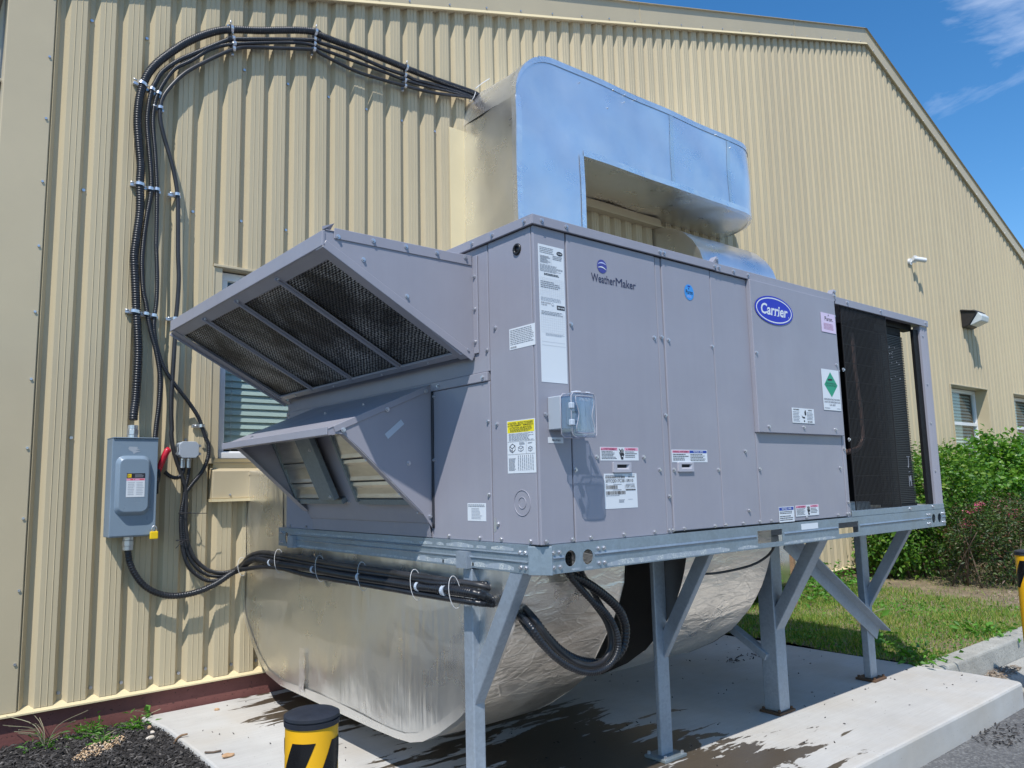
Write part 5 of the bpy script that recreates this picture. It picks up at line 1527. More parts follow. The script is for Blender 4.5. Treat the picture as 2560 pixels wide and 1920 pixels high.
# ------------------------------------------------------------------ conduits, straps, ties
COND = {"A": [[2.039, 2.75, 3.448], [1.928, 2.75, 3.471], [1.817, 2.75, 3.494], [1.61, 2.75, 3.491], [1.45, 2.75, 3.488], [1.175, 2.75, 3.492], [0.929, 2.75, 3.5], [0.742, 2.75, 3.5], [0.59, 2.75, 3.496], [0.461, 2.75, 3.499], [0.428, 2.75, 3.512], [0.26, 2.75, 3.461], [0.031, 2.75, 3.371], [-0.163, 2.75, 3.304], [-0.287, 2.75, 3.237], [-0.435, 2.75, 3.116], [-0.575, 2.75, 2.957], [-0.646, 2.75, 2.848], [-0.679, 2.75, 2.753], [-0.698, 2.75, 2.643], [-0.702, 2.75, 2.507], [-0.688, 2.75, 2.358], [-0.674, 2.75, 2.239], [-0.675, 2.75, 2.128], [-0.669, 2.75, 1.958], [-0.681, 2.75, 1.807], [-0.69, 2.75, 1.697], [-0.687, 2.75, 1.628], [-0.675, 2.75, 1.478], [-0.667, 2.75, 1.359], [-0.655, 2.75, 1.218], [-0.648, 2.75, 1.107], [-0.649, 2.75, 0.959], [-0.652, 2.75, 0.848], [-0.65, 2.75, 0.717], [-0.652, 2.75, 0.681]], "B": [[2.129, 2.75, 3.441], [1.91, 2.75, 3.451], [1.691, 2.75, 3.461], [1.41, 2.75, 3.44], [1.256, 2.75, 3.424], [1.159, 2.75, 3.432], [0.971, 2.75, 3.429], [0.689, 2.75, 3.448], [0.461, 2.75, 3.442], [0.416, 2.75, 3.446], [-0.13, 2.75, 3.25], [-0.183, 2.75, 3.225], [-0.334, 2.75, 3.102], [-0.479, 2.75, 2.98], [-0.572, 2.75, 2.873], [-0.607, 2.75, 2.797], [-0.628, 2.75, 2.738], [-0.643, 2.75, 2.639], [-0.648, 2.75, 2.513], [-0.628, 2.75, 2.323], [-0.613, 2.75, 2.173], [-0.614, 2.75, 2.071], [-0.632, 2.75, 1.916], [-0.644, 2.75, 1.764], [-0.646, 2.75, 1.635], [-0.634, 2.75, 1.484], [-0.617, 2.75, 1.41], [-0.605, 2.75, 1.344], [-0.584, 2.75, 1.248], [-0.552, 2.75, 1.138], [-0.532, 2.75, 1.042], [-0.521, 2.75, 0.945], [-0.524, 2.75, 0.818], [-0.534, 2.75, 0.706], [-0.539, 2.75, 0.625], [-0.54, 2.75, 0.552]], "E": [[-0.671, 2.72, 0.014], [-0.666, 2.72, -0.021], [-0.657, 2.72, -0.07], [-0.63, 2.72, -0.134], [-0.582, 2.72, -0.201], [-0.52, 2.72, -0.248], [-0.445, 2.72, -0.276], [-0.362, 2.72, -0.281], [-0.27, 2.72, -0.267], [-0.176, 2.72, -0.233], [-0.088, 2.72, -0.182], [-0.03, 2.72, -0.16], [-0.07, 2.496, -0.102], [-0.07, 2.364, -0.079], [-0.07, 2.076, -0.085], [-0.07, 1.712, -0.083], [-0.07, 1.394, -0.089], [-0.07, 1.114, -0.089], [-0.07, 0.864, -0.087], [-0.07, 0.642, -0.086], [-0.054, 0.33, -0.083], [0.019, 0.31, -0.116], [0.088, 0.29, -0.151], [0.105, 0.23, -0.164], [0.117, 0.19, -0.183], [0.162, 0.175, -0.244], [0.224, 0.17, -0.304], [0.301, 0.17, -0.349], [0.38, 0.17, -0.374], [0.46, 0.175, -0.388], [0.523, 0.175, -0.378], [0.564, 0.17, -0.344], [0.578, 0.165, -0.297], [0.571, 0.16, -0.253], [0.54, 0.155, -0.2], [0.486, 0.15, -0.154], [0.407, 0.145, -0.103], [0.329, 0.14, -0.061], [0.258, 0.14, -0.025], [0.248, 0.14, 0.05]], "D": [[2.012, 2.75, 3.402], [1.893, 2.75, 3.423], [1.774, 2.75, 3.444], [1.448, 2.75, 3.376], [1.159, 2.75, 3.344], [0.928, 2.75, 3.328], [0.723, 2.75, 3.324], [0.462, 2.75, 3.361], [0.417, 2.75, 3.373], [0.146, 2.75, 3.287], [-0.054, 2.75, 3.221], [-0.15, 2.75, 3.169], [-0.282, 2.75, 3.06], [-0.429, 2.75, 2.921], [-0.513, 2.75, 2.807], [-0.566, 2.75, 2.705], [-0.578, 2.75, 2.628], [-0.575, 2.75, 2.555], [-0.548, 2.75, 2.448], [-0.496, 2.75, 2.284], [-0.462, 2.75, 2.116], [-0.453, 2.75, 1.953], [-0.447, 2.75, 1.747], [-0.438, 2.75, 1.591], [-0.441, 2.75, 1.434], [-0.448, 2.75, 1.324], [-0.449, 2.75, 1.216], [-0.452, 2.75, 1.086], [-0.455, 2.75, 0.972], [-0.458, 2.75, 0.821], [-0.449, 2.75, 0.672], [-0.451, 2.75, 0.655], [-0.442, 2.75, 0.581], [-0.417, 2.75, 0.492], [-0.388, 2.75, 0.411], [-0.364, 2.75, 0.329], [-0.356, 2.75, 0.247], [-0.357, 2.75, 0.152], [-0.348, 2.75, 0.064], [-0.329, 2.75, -0.018], [-0.291, 2.75, -0.09], [-0.227, 2.75, -0.15], [-0.153, 2.75, -0.177], [-0.077, 2.75, -0.174], [-0.016, 2.75, -0.138], [-0.07, 2.497, -0.073], [-0.07, 2.323, -0.041], [-0.07, 2.078, -0.036], [-0.07, 1.714, -0.041], [-0.07, 1.395, -0.046], [-0.07, 0.985, -0.047], [-0.07, 0.641, -0.048], [-0.006, 0.36, -0.062], [0.056, 0.33, -0.085], [0.098, 0.3, -0.11], [0.104, 0.22, -0.145], [0.091, 0.145, -0.179], [0.138, 0.14, -0.243], [0.197, 0.14, -0.3], [0.272, 0.14, -0.35], [0.35, 0.14, -0.376], [0.421, 0.14, -0.369], [0.462, 0.14, -0.332], [0.469, 0.14, -0.289], [0.452, 0.14, -0.235], [0.416, 0.14, -0.186], [0.354, 0.135, -0.127], [0.296, 0.13, -0.077], [0.255, 0.13, -0.033], [0.245, 0.13, 0.05]], "C": [[2.113, 2.75, 3.436], [1.902, 2.75, 3.441], [1.691, 2.75, 3.446], [1.371, 2.75, 3.407], [1.159, 2.75, 3.392], [0.971, 2.75, 3.396], [0.689, 2.75, 3.396], [0.462, 2.75, 3.398], [0.417, 2.75, 3.404], [0.261, 2.75, 3.369], [-0.129, 2.75, 3.216], [-0.284, 2.75, 3.126], [-0.402, 2.75, 3.007], [-0.497, 2.75, 2.92], [-0.551, 2.75, 2.826], [-0.591, 2.75, 2.729], [-0.611, 2.75, 2.638], [-0.616, 2.75, 2.522], [-0.596, 2.75, 2.331], [-0.58, 2.75, 2.13], [-0.575, 2.75, 1.979], [-0.572, 2.75, 1.777], [-0.569, 2.75, 1.725], [-0.56, 2.75, 1.572], [-0.559, 2.75, 1.434], [-0.566, 2.75, 1.341], [-0.567, 2.75, 1.265], [-0.546, 2.75, 1.153], [-0.507, 2.75, 1.044], [-0.447, 2.75, 0.95], [-0.365, 2.75, 0.848], [-0.304, 2.75, 0.759], [-0.276, 2.75, 0.691], [-0.248, 2.75, 0.616], [-0.234, 2.75, 0.584], [-0.236, 2.75, 0.515], [-0.265, 2.75, 0.432], [-0.315, 2.75, 0.365], [-0.356, 2.75, 0.306], [-0.372, 2.75, 0.248], [-0.381, 2.75, 0.168], [-0.377, 2.75, 0.065], [-0.364, 2.75, -0.03], [-0.333, 2.75, -0.119], [-0.285, 2.75, -0.174], [-0.226, 2.75, -0.213], [-0.174, 2.75, -0.22], [-0.114, 2.75, -0.201], [-0.054, 2.75, -0.169], [-0.07, 2.608, -0.155], [-0.07, 2.277, -0.117], [-0.07, 2.018, -0.108], [-0.07, 1.712, -0.119], [-0.07, 1.249, -0.117], [-0.07, 0.865, -0.115], [-0.07, 0.642, -0.115], [-0.055, 0.33, -0.116], [0.006, 0.31, -0.127], [0.062, 0.29, -0.14], [0.077, 0.22, -0.167], [0.052, 0.13, -0.189], [0.078, 0.11, -0.24], [0.131, 0.105, -0.297], [0.199, 0.1, -0.345], [0.274, 0.1, -0.378], [0.345, 0.1, -0.389], [0.417, 0.1, -0.374], [0.46, 0.1, -0.331], [0.463, 0.1, -0.278], [0.439, 0.105, -0.219], [0.401, 0.11, -0.174], [0.359, 0.115, -0.144], [0.321, 0.12, -0.109], [0.278, 0.125, -0.065], [0.244, 0.125, -0.024], [0.23399999999999999, 0.125, 0.05]], "J1": [[-0.343, 2.75, 0.455], [-0.351, 2.75, 0.388], [-0.365, 2.75, 0.314], [-0.372, 2.75, 0.226], [-0.366, 2.75, 0.101], [-0.348, 2.75, -0.017], [-0.308, 2.75, -0.107], [-0.241, 2.75, -0.171], [-0.167, 2.75, -0.196], [-0.092, 2.75, -0.188], [-0.032, 2.75, -0.152], [-0.07, 2.496, -0.093], [-0.07, 2.322, -0.059], [-0.07, 2.02, -0.057], [-0.07, 1.549, -0.064], [-0.07, 1.114, -0.064], [-0.07, 0.75, -0.061], [-0.07, 0.538, -0.064], [0.007, 0.36, -0.058], [0.077, 0.34, -0.081], [0.112, 0.31, -0.125], [0.091, 0.23, -0.184], [0.085, 0.17, -0.22], [0.128, 0.16, -0.269], [0.187, 0.16, -0.321], [0.261, 0.16, -0.37], [0.352, 0.165, -0.398], [0.447, 0.17, -0.402], [0.52, 0.175, -0.375], [0.534, 0.175, -0.324], [0.522, 0.175, -0.269], [0.484, 0.18, -0.201], [0.44, 0.18, -0.143], [0.397, 0.18, -0.081], [0.362, 0.18, -0.033], [0.352, 0.18, 0.05]], "J2": [[-0.375, 2.75, 0.455], [-0.381, 2.75, 0.418], [-0.409, 2.75, 0.392], [-0.448, 2.75, 0.4], [-0.48, 2.75, 0.426]]}
def conduit(key, r, label, mat, corr, step=.009, n=10):
    b = MB(); b.tube(COND[key], r, n, corr, step)
    o = b.build('conduit', M[mat], None, smooth=True, rec=False)
    return tag(o, label, 'conduit', 'black conduits')
# bottom of the box that the fat wall run drops into
COND['A'][-1] = [-.666, YW - .075, .72]; COND['A'][-2] = [-.664, YW - .07, .76]
COND['E'][0] = [-.668, YW - .075, .0]
conduit('A', .0255, 'thickest black conduit on the wall, dropping into the top of the switch box', 'conduit', .17, .0036, 12)
conduit('B', .0155, 'thin black conduit on the wall next to the thickest one, ending behind the switch box', 'conduit', .17, .0027, 8)
conduit('C', .0130, 'thin black conduit, third from the left, bending right round the junction box', 'conduit', .17, .0027, 8)
conduit('D', .0125, 'smooth dark cable running separately to the right of the other wall conduits', 'cable', 0.0, .02)
conduit('E', .0190, 'thick black conduit sagging in a curve from the bottom of the switch box', 'conduit', .17, .0036, 12)
conduit('J1', .0112, 'thin black conduit from the right entry of the junction box down to the unit', 'conduit', .17, .0027, 8)
conduit('J2', .0125, 'short black conduit linking the junction box to the switch handle side', 'conduit', .17, .0027, 8)
def strap_set(label, pts, first_wide=True):
    """zinc strut clips at one station; each clip is a part"""
    c = np.mean(np.array(pts), 0)
    st = thing('conduit_clamp', label, 'clamp', (float(c[0]), YW - .03, float(c[2])), 'zinc conduit clamps on the wall')
    P0, P1 = Vector(pts[0]), Vector(pts[-1]); d = (P1 - P0)
    d = d.normalized() if d.length > .01 else Vector((1, 0, 0))
    q = MB(); a = P0 - d * .045; e = P1 + d * .03
    q.beam((a.x, YW - .012, a.z), (e.x, YW - .012, e.z), .022, .020, (0, 1, 0)); q.build('strut', M['zinc'], st, bevel=.002)
    for i, p in enumerate(pts):
        r = .029 if (i == 0 and first_wide) else .0185
        pd = Vector((-d.z, 0, d.x)) if len(pts) > 1 else Vector((0, 0, 1))
        q = MB(); ring = []
        ax = Vector((0, -1, 0))
        u = d
        for s_ in (-.009, .009):
            ring.append([Vector(p) + pd * s_ + (u * math.cos(a_) + ax * math.sin(a_)) * r for a_ in np.linspace(-.35, math.pi + .35, 16)])
        vs = [tuple(v) for rr in ring for v in rr]; k = len(ring[0])
        q.add(vs, [(i_, i_ + 1, k + i_ + 1, k + i_) for i_ in range(k - 1)])
        q.cyl(tuple(Vector(p) - u * (r + .004) + ax * .008), tuple(-u), .005, .022, 8)
        q.build('clip', M['zinc'], st, smooth=True, rec=False)
strap_set('zinc clamp row at the top left bend of the conduits', [(-0.684, YW - .05, 2.754), (-0.628, YW - .05, 2.740), (-0.590, YW - .05, 2.724)])
strap_set('zinc clamp row half way down the vertical run of conduits', [(-0.675, YW - .05, 2.123), (-0.616, YW - .05, 2.111), (-0.579, YW - .05, 2.115)])
strap_set('zinc clamp row on the conduits above the switch box', [(-0.674, YW - .05, 1.353), (-0.614, YW - .05, 1.348), (-0.570, YW - .05, 1.343)])
strap_set('first zinc clamp row on the top run of conduits, nearest the bend', [(-0.163, YW - .05, 3.309), (-0.149, YW - .05, 3.249), (-0.140, YW - .05, 3.215), (-0.144, YW - .05, 3.177)])
strap_set('middle zinc clamp row on the top run of conduits, where they start to drop', [(0.426, YW - .05, 3.509), (0.420, YW - .05, 3.454), (0.419, YW - .05, 3.417), (0.417, YW - .05, 3.376)])
strap_set('last zinc clamp row on the top run of conduits before the box duct', [(1.171, YW - .05, 3.497), (1.161, YW - .05, 3.433), (1.161, YW - .05, 3.392), (1.160, YW - .05, 3.345)])
strap_set('single zinc clamp at the top of the smooth cable, below its bend', [(-0.578, YW - .05, 2.636)], False)
strap_set('single zinc clamp half way down the smooth cable', [(-0.464, YW - .05, 2.110)], False)
strap_set('single zinc clamp on the smooth cable just above the intake hood corner', [(-0.452, YW - .05, 1.338)], False)
strap_set('single zinc clamp on the conduit above the junction box', [(-0.280, YW - .05, 0.700)], False)
TIE_TXT = ['white cable tie on the conduit bundle right beside the wall', 'white cable tie on the bundle below the far rail hole', 'white cable tie on the bundle, third from the wall', 'white cable tie on the bundle at the middle of the foil duct', 'white cable tie on the bundle, second from the brace', 'white cable tie on the bundle nearest the diagonal brace']
for (y, zt, zb), tx in zip(((2.60, -.085, -.19), (2.06, -.01, -.135), (1.56, -.015, -.14), (1.13, -.02, -.145), (.69, -.022, -.142), (.42, -.028, -.145)), TIE_TXT):
    q = MB(); zc = (zt + zb) / 2; h_ = (zt - zb) / 2
    q.tube([(-.07 + .026 * math.cos(a), y + .012 * math.sin(a), zc + h_ * math.sin(a)) for a in np.linspace(0, 2 * math.pi, 18, endpoint=False)], .0014, 5, 0, .02, True)
    tag(q.build('cable_tie', M['tie'], smooth=True), tx, 'cable tie', 'white cable ties round the conduit bundle')
q = MB(); q.tube([(1.80 + .02 * math.cos(a), YW - .05 + .035 * math.sin(a), 3.46 + .05 * math.cos(a)) for a in np.linspace(0, 2 * math.pi, 14, endpoint=False)], .003, 5, 0, .02, True); q.tube([(1.80, YW - .09, 3.51), (1.86, YW - .11, 3.57), (1.93, YW - .12, 3.63)], .0035, 5)
tag(q.build('cable_tie', M['tie'], smooth=True), 'white cable tie with a long loose tail beside the box duct', 'cable tie')
WR = ['furthest', 'second furthest', 'middle', 'second nearest', 'nearest']
for y, w_ in zip((2.16, 1.62, 1.15, .66, .48), ('closest to the wall', 'below the far half of the exhaust hood', 'below the middle of the exhaust hood', 'below the near corner of the exhaust hood', 'closest to the diagonal brace')):
    q = MB(); q.cyl((-.07, y, -.087), (0, 1, .0), .0200, .016, 16)
    tag(q.build('tape_band', M['tape']), 'pale tape band on the thick bundled conduit, ' + w_, 'tape band', 'pale tape bands on the thick conduit')
for pts, tx in (([(-.35, YW - .075, .185), (-.30, YW - .10, .182), (-.25, YW - .10, .180)], 'black cable tie with a loose tail on the upright bundle, upper one'), ([(-.36, YW - .075, .03), (-.40, YW - .10, .01), (-.42, YW - .10, -.012)], 'black cable tie with a loose tail on the upright bundle, lower one')):
    q = MB(); x0, y0, z0 = pts[0]; q.tube([(x0 - .012 + .035 * math.cos(a), y0 + .02 + .025 * math.sin(a), z0) for a in np.linspace(0, 2 * math.pi, 12, endpoint=False)], .003, 5, 0, .02, True); q.tube(pts, .0022, 5)
    tag(q.build('cable_tie', M['ink'], smooth=True), tx, 'cable tie')
q = MB(); q.tube([(1.62, .12, .002), (1.615, .16, -.06), (1.55, .22, -.11), (1.35, .26, -.13), (1.2, .28, -.125)], .006, 6)
tag(q.build('loose_cable', M['cable'], smooth=True), 'thin dark cable sagging under the unit behind the second leg', 'cable')

# ------------------------------------------------------------------ bollards
def bollard(loc, top, label, r=.0665, rot=0.0):
    x, y = loc
    o = thing('bollard', label, 'bollard', (x, y, ZA), 'yellow and black striped bollards')
    b = MB(); b.cyl((x, y, ZA), (0, 0, 1), r, top - .028 - ZA, 40); b.build('post', M['yellow'], o, auto=50)
    # black slanted film panels wrapped round the pipe
    z1 = top - .062
    for k in range(4):
        a0 = rot + k * math.pi / 2
        w = MB(); n = 12; vs = []
        for i in range(n + 1):
            a = a0 + math.radians(52) * i / n
            for zz, sh in ((z1, 0.0), (z1 - .17, -math.radians(64))):
                vs.append((x + (r + .0012) * math.cos(a + sh), y + (r + .0012) * math.sin(a + sh), zz))
        # subdivide vertically so the film follows the pipe
        vs = []; m_ = 6
        for i in range(n + 1):
            for j in range(m_ + 1):
                a = a0 + math.radians(52) * i / n - math.radians(64) * j / m_
                vs.append((x + (r + .0012) * math.cos(a), y + (r + .0012) * math.sin(a), z1 - .17 * j / m_))
        w.add(vs, [(i * (m_ + 1) + j, (i + 1) * (m_ + 1) + j, (i + 1) * (m_ + 1) + j + 1, i * (m_ + 1) + j + 1) for i in range(n) for j in range(m_)])
        w.build('black_stripe', M['blackband'], o, smooth=True, rec=False)
    c = MB()
    prof = [(r + .003, -.030), (r + .004, -.018), (r - .001, -.017), (r - .001, -.014), (r + .004, -.013), (r + .0035, -.006), (r - .006, -.001), (r * .6, .003), (.004, .005)]
    n = 40
    for rr, dz in prof:
        for i in range(n): c.v.append((x + rr * math.cos(2 * math.pi * i / n), y + rr * math.sin(2 * math.pi * i / n), top + dz))
    for k in range(len(prof) - 1):
        for i in range(n): c.f.append((k * n + i, k * n + (i + 1) % n, (k + 1) * n + (i + 1) % n, (k + 1) * n + i)); c.mi.append(0)
    c.f.append(tuple((len(prof) - 1) * n + i for i in range(n))); c.mi.append(0)
    c.build('cap', M['rubber'], o, auto=40)
    return o
bollard((-0.868, -0.075), -0.255, 'yellow bollard with black slanted bands and black cap in front of the foil duct', rot=3.52)
bollard((3.975, -0.195), -0.19, 'yellow bollard with black cap at the kerb, cut by the right edge of the picture', rot=1.2)
# ------------------------------------------------------------------ vegetation
def leaf_mesh(name, centers, sizes, mat, up=0.5, out=None, aspect=0.5):
    """many folded leaves (two triangles pairs each) in one mesh"""
    n = len(centers)
    d = rng.normal(size=(n, 3)); d[:, 2] = d[:, 2] * .5 - .15
    if out is not None: d += out * .8
    d /= np.linalg.norm(d, axis=1, keepdims=True)
    upv = rng.normal(size=(n, 3)) * .6; upv[:, 2] += up
    if out is not None: upv += out * .7
    side = np.cross(d, upv); side /= np.maximum(np.linalg.norm(side, axis=1, keepdims=True), 1e-6)
    nn = np.cross(side, d)
    s = sizes[:, None]
    p0 = centers; p1 = centers + d * s * .45 + side * s * aspect * .5 + nn * s * .08; p2 = centers + d * s; p3 = centers + d * s * .45 - side * s * aspect * .5 + nn * s * .08
    p2 = p2 - np.array([0, 0, 1]) * s * .10
    v = np.stack([p0, p1, p2, p3], 1).reshape(-1, 3)
    idx = np.arange(n)[:, None] * 4
    f = np.concatenate([idx + np.array([[0, 1, 2]]), idx + np.array([[0, 2, 3]])], 1).reshape(-1, 3)
    return tri_mesh(name, v, f, mat)
def tri_mesh(name, v, f, mat):
    me = bpy.data.meshes.new(name)
    me.vertices.add(len(v)); me.vertices.foreach_set('co', v.ravel().astype(np.float32))
    me.loops.add(f.size); me.loops.foreach_set('vertex_index', f.ravel().astype(np.int32))
    me.polygons.add(len(f)); me.polygons.foreach_set('loop_start', (np.arange(len(f)) * 3).astype(np.int32)); me.polygons.foreach_set('loop_total', np.full(len(f), 3, np.int32))
    me.materials.append(mat); me.update(calc_edges=True); me.validate()
    return me
def part_mesh(name, me, parent):
    o = bpy.data.objects.new(name, me); col.objects.link(o); o.parent = parent; o.matrix_parent_inverse = Matrix.Translation(-root_loc(parent)); return o
def clumps(c, rad, n, nl, spread, shell=.75):
    """leaf positions gathered round clump centres spread through an ellipsoid"""
    u = rng.normal(size=(n, 3)); u /= np.linalg.norm(u, axis=1, keepdims=True)
    rr = np.where(rng.random(n) < shell, rng.uniform(.78, 1.02, n), rng.uniform(.2, .8, n))
    cc = np.array(c) + u * np.array(rad) * rr[:, None]
    k = rng.integers(0, n, nl)
    off = rng.normal(size=(nl, 3)) * spread
    return cc[k] + off, u[k]
def shrub(name, label, parts, nl, size, mat, zmin, stems=8, group=None, asp=.5, flowers=0, spread=.075):
    c0 = parts[0][0]
    root = thing(name, label, 'shrub', (c0[0], c0[1], zmin), group)
    P, U = [], []
    tot = sum(r[0] * r[1] + r[0] * r[2] + r[1] * r[2] for c, r in parts)
    for c, r in parts:
        k = int(nl * (r[0] * r[1] + r[0] * r[2] + r[1] * r[2]) / tot)
        p, u = clumps(c, r, max(40, k // 26), k, spread); P.append(p); U.append(u)
    P = np.concatenate(P); U = np.concatenate(U)
    keep = (P[:, 2] > zmin + .03) & (P[:, 1] < 2.78) & (P[:, 1] > 0.40)
    P, U = P[keep], U[keep]
    tag(part_mesh('foliage', leaf_mesh('foliage', P, rng.uniform(.6, 1.2, len(P)) * size, mat, .6, U, asp), root), kind='stuff')
    st = MB()
    for i in range(stems):
        c, r = parts[i % len(parts)]
        bx, by = c[0] + random.uniform(-.4, .4) * r[0], c[1] + random.uniform(-.4, .4) * r[1]
        ex, ey, ez = c[0] + random.uniform(-.8, .8) * r[0], c[1] + random.uniform(-.8, .8) * r[1], c[2] + random.uniform(.1, .7) * r[2]
        st.tube([(bx, by, zmin - .03), ((bx * 2 + ex) / 3 + random.uniform(-.06, .06), (by * 2 + ey) / 3, zmin + (ez - zmin) * .4), (ex, ey, ez)], random.uniform(.008, .02), 6, 0, .12, taper=.35)
    st.build('stem', M['stem'], root, smooth=True, rec=False)
    if flowers:
        fc, fu = [], []
        for i in range(flowers):
            j = rng.integers(0, len(P)) if i % 3 == 0 else j0; j0 = j; q = P[j] + U[j] * .06 + rng.normal(size=3) * .05 * (i % 3 > 0)
            if U[j][2] < -.25: continue
            m_ = rng.normal(size=(26, 3)) * np.array([.028, .028, .012]); fc.append(q + m_ + np.array([0, -.02, .04]))
        fc = np.concatenate(fc); tag(part_mesh('flower_head', leaf_mesh('flower_head', fc, rng.uniform(.012, .022, len(fc)), M['flower'], 1.0, None, .9), root), kind='stuff')
    return root
shrub('hedge_shrub', 'tall bright green hedge shrub nearest the unit, right behind the corner post of the coil', [((8.35, 2.15, -.05), (.75, .50, .66)), ((7.75, 2.25, -.35), (.45, .40, .50)), ((9.0, 2.25, .1), (.6, .5, .55))], 11500, .065, M['leaf'], -.9, 16, 'hedge shrubs along the wall')
shrub('hedge_shrub', 'dense broad leaved hedge shrub under the far windows', [((10.4, 2.15, .12), (.95, .52, .72)), ((11.3, 2.2, .05), (.8, .5, .70))], 11000, .09, M['leaf_b'], -.9, 12, 'hedge shrubs along the wall', .62)
shrub('hedge_shrub', 'hedge shrub at the far right end of the row, under the second window', [((12.6, 2.1, .05), (.9, .5, .68)), ((13.7, 2.1, .05), (.8, .5, .66))], 9000, .085, M['leaf_b'], -.9, 8, 'hedge shrubs along the wall', .62)
shrub('spirea_bush', 'low bush with pink flower heads in front of the hedge', [((7.95, 1.22, -.47), (.70, .50, .50)), ((8.5, 1.4, -.35), (.6, .5, .45)), ((7.55, 1.5, -.45), (.4, .4, .42))], 11000, .045, M['leaf_s'], -.93, 18, None, .38, 46, .06)
shrub('spirea_bush', 'second pink flowering bush behind the bollard at the right edge', [((9.5, 1.2, -.40), (.75, .5, .52)), ((10.5, 1.2, -.4), (.7, .5, .5))], 9000, .05, M['leaf_s'], -.93, 10, None, .38, 26, .06)
shrub('vine_plant', 'leafy creeper with bare woody stems against the foot of the wall behind the last leg', [((7.75, 2.45, -.50), (.40, .28, .36))], 2600, .06, M['leaf'], -.88, 7, None, .6)
shrub('wall_weed', 'low green weed clump at the foot of the tan wall between the last legs', [((6.3, 2.4, -.84), (.55, .3, .08)), ((5.4, 2.2, -.85), (.5, .3, .06))], 1500, .05, M['weed'], -.89, 3, None, .5)

# grass: blades over the soil, thinner towards the shrubs
NB = 80000
gx = rng.uniform(3.58, 9.6, NB); gy = rng.uniform(.36, 2.72, NB)
dens = .55 + .45 * np.sin(gx * 2.3 + 1.0) * np.sin(gy * 3.1 + .5)
bare = np.clip((gx - 5.9 - .25 * gy) / .5, 0, 1) * np.clip((gx < 9.7), 0, 1)
keep = rng.random(NB) < np.clip(dens + .35, 0, 1) * (1 - .93 * bare)
gx, gy = gx[keep], gy[keep]; nb_ = len(gx)
gt_ = (gy - .375) / 2.4
gz = ZP - .012 + .05 * gt_ + .012 * np.sin(gx * 5.1 + gy * 3) * np.sin(gy * 4.3)
hgt = rng.uniform(.018, .048, nb_) * (1 + .6 * (rng.random(nb_) < .07)); an = rng.uniform(0, 2 * math.pi, nb_); ln = rng.uniform(.1, .9, nb_) * hgt; la = rng.uniform(0, 2 * math.pi, nb_)
wd = rng.uniform(.0022, .0045, nb_)
b0 = np.stack([gx - np.cos(an) * wd, gy - np.sin(an) * wd, gz], 1); b1 = np.stack([gx + np.cos(an) * wd, gy + np.sin(an) * wd, gz], 1); b2 = np.stack([gx + np.cos(la) * ln, gy + np.sin(la) * ln, gz + hgt], 1)
me = tri_mesh('grass', np.stack([b0, b1, b2], 1).reshape(-1, 3), np.arange(nb_ * 3).reshape(-1, 3), M['grass'])
o = bpy.data.objects.new('grass', me); col.objects.link(o); tag(o, 'patchy short grass between the slab and the shrubs', 'grass', kind='stuff')
NC = 9000
cx_ = rng.uniform(3.6, 7.0, NC); cy_ = rng.uniform(.38, 2.7, NC)
kp = rng.random(NC) < np.clip(.25 + .75 * np.sin(cx_ * 3.1) * np.sin(cy_ * 2.7 + 1), .1, 1) * (1 - np.clip((cx_ - 5.9 - .25 * cy_) / .5, 0, 1))
cx_, cy_ = cx_[kp], cy_[kp]
cz_ = ZP - .005 + .05 * (cy_ - .375) / 2.4 + .012 * np.sin(cx_ * 5.1 + cy_ * 3) * np.sin(cy_ * 4.3) + rng.uniform(.0, .035, len(cx_))
o = bpy.data.objects.new('ground_cover', leaf_mesh('ground_cover', np.stack([cx_, cy_, cz_], 1), rng.uniform(.015, .035, len(cx_)), M['weed'], 1.2, None, .7)); col.objects.link(o); tag(o, 'small clover leaves mixed into the patchy grass', 'ground cover', kind='stuff')
def weed(label, x, y, z, n, size, spread, mat='weed', asp=.3, dry=0, tall=.06):
    root = thing('weed', label, 'weed', (x, y, z))
    p = np.array([x, y, z]) + rng.normal(size=(n, 3)) * np.array([spread, spread, .004]); p[:, 2] = z + np.abs(rng.normal(size=n)) * tall
    out = p - np.array([x, y, z - .02]); out /= np.linalg.norm(out, axis=1, keepdims=True)
    tag(part_mesh('leaf', leaf_mesh('leaf', p, rng.uniform(.5, 1.2, n) * size, M[mat], .8, out, asp), root), kind='stuff')
    st = MB()
    for i in range(4 + dry):
        a = random.uniform(0, 6.28); h_ = random.uniform(.03, .10) if not dry else random.uniform(.05, .20)
        st.tube([(x, y, z - .01), (x + .3 * h_ * math.cos(a), y + .3 * h_ * math.sin(a), z + .6 * h_), (x + 1.1 * h_ * math.cos(a), y + .9 * h_ * math.sin(a), z + .9 * h_)], .0018, 4, 0, .03)
    st.build('stalk', M['drygrass'], root, rec=False)
weed('broad leaved weed growing over the kerb end at the corner of the slab', 3.70, .42, ZP, 110, .065, .09, asp=.42, tall=.045)
weed('large leaved weed in the grass beside the foot of the last leg', 3.86, .80, ZP, 40, .085, .06, asp=.5, tall=.07)
weed('spreading weed on the kerb edge of the lawn, right of the slab', 4.95, .50, ZP, 110, .065, .11, asp=.42, tall=.04)
weed('tall thin weed with a yellow flower in the grass between the legs', 4.5, 1.2, ZP, 26, .07, .06, asp=.3, dry=4, tall=.2)
weed('green weed tuft in the dark mulch against the maroon base, middle one', -.83, 2.72, ZP - .03, 150, .045, .035, asp=.2, tall=.035)
weed('feathery green weed in the mulch beside the sandy patch', -.80, 2.53, ZP - .03, 80, .04, .025, asp=.25, tall=.025)
weed('green weed tuft in the mulch next to the corner of the slab', -.62, 2.68, ZP - .03, 110, .045, .035, asp=.2, tall=.025)
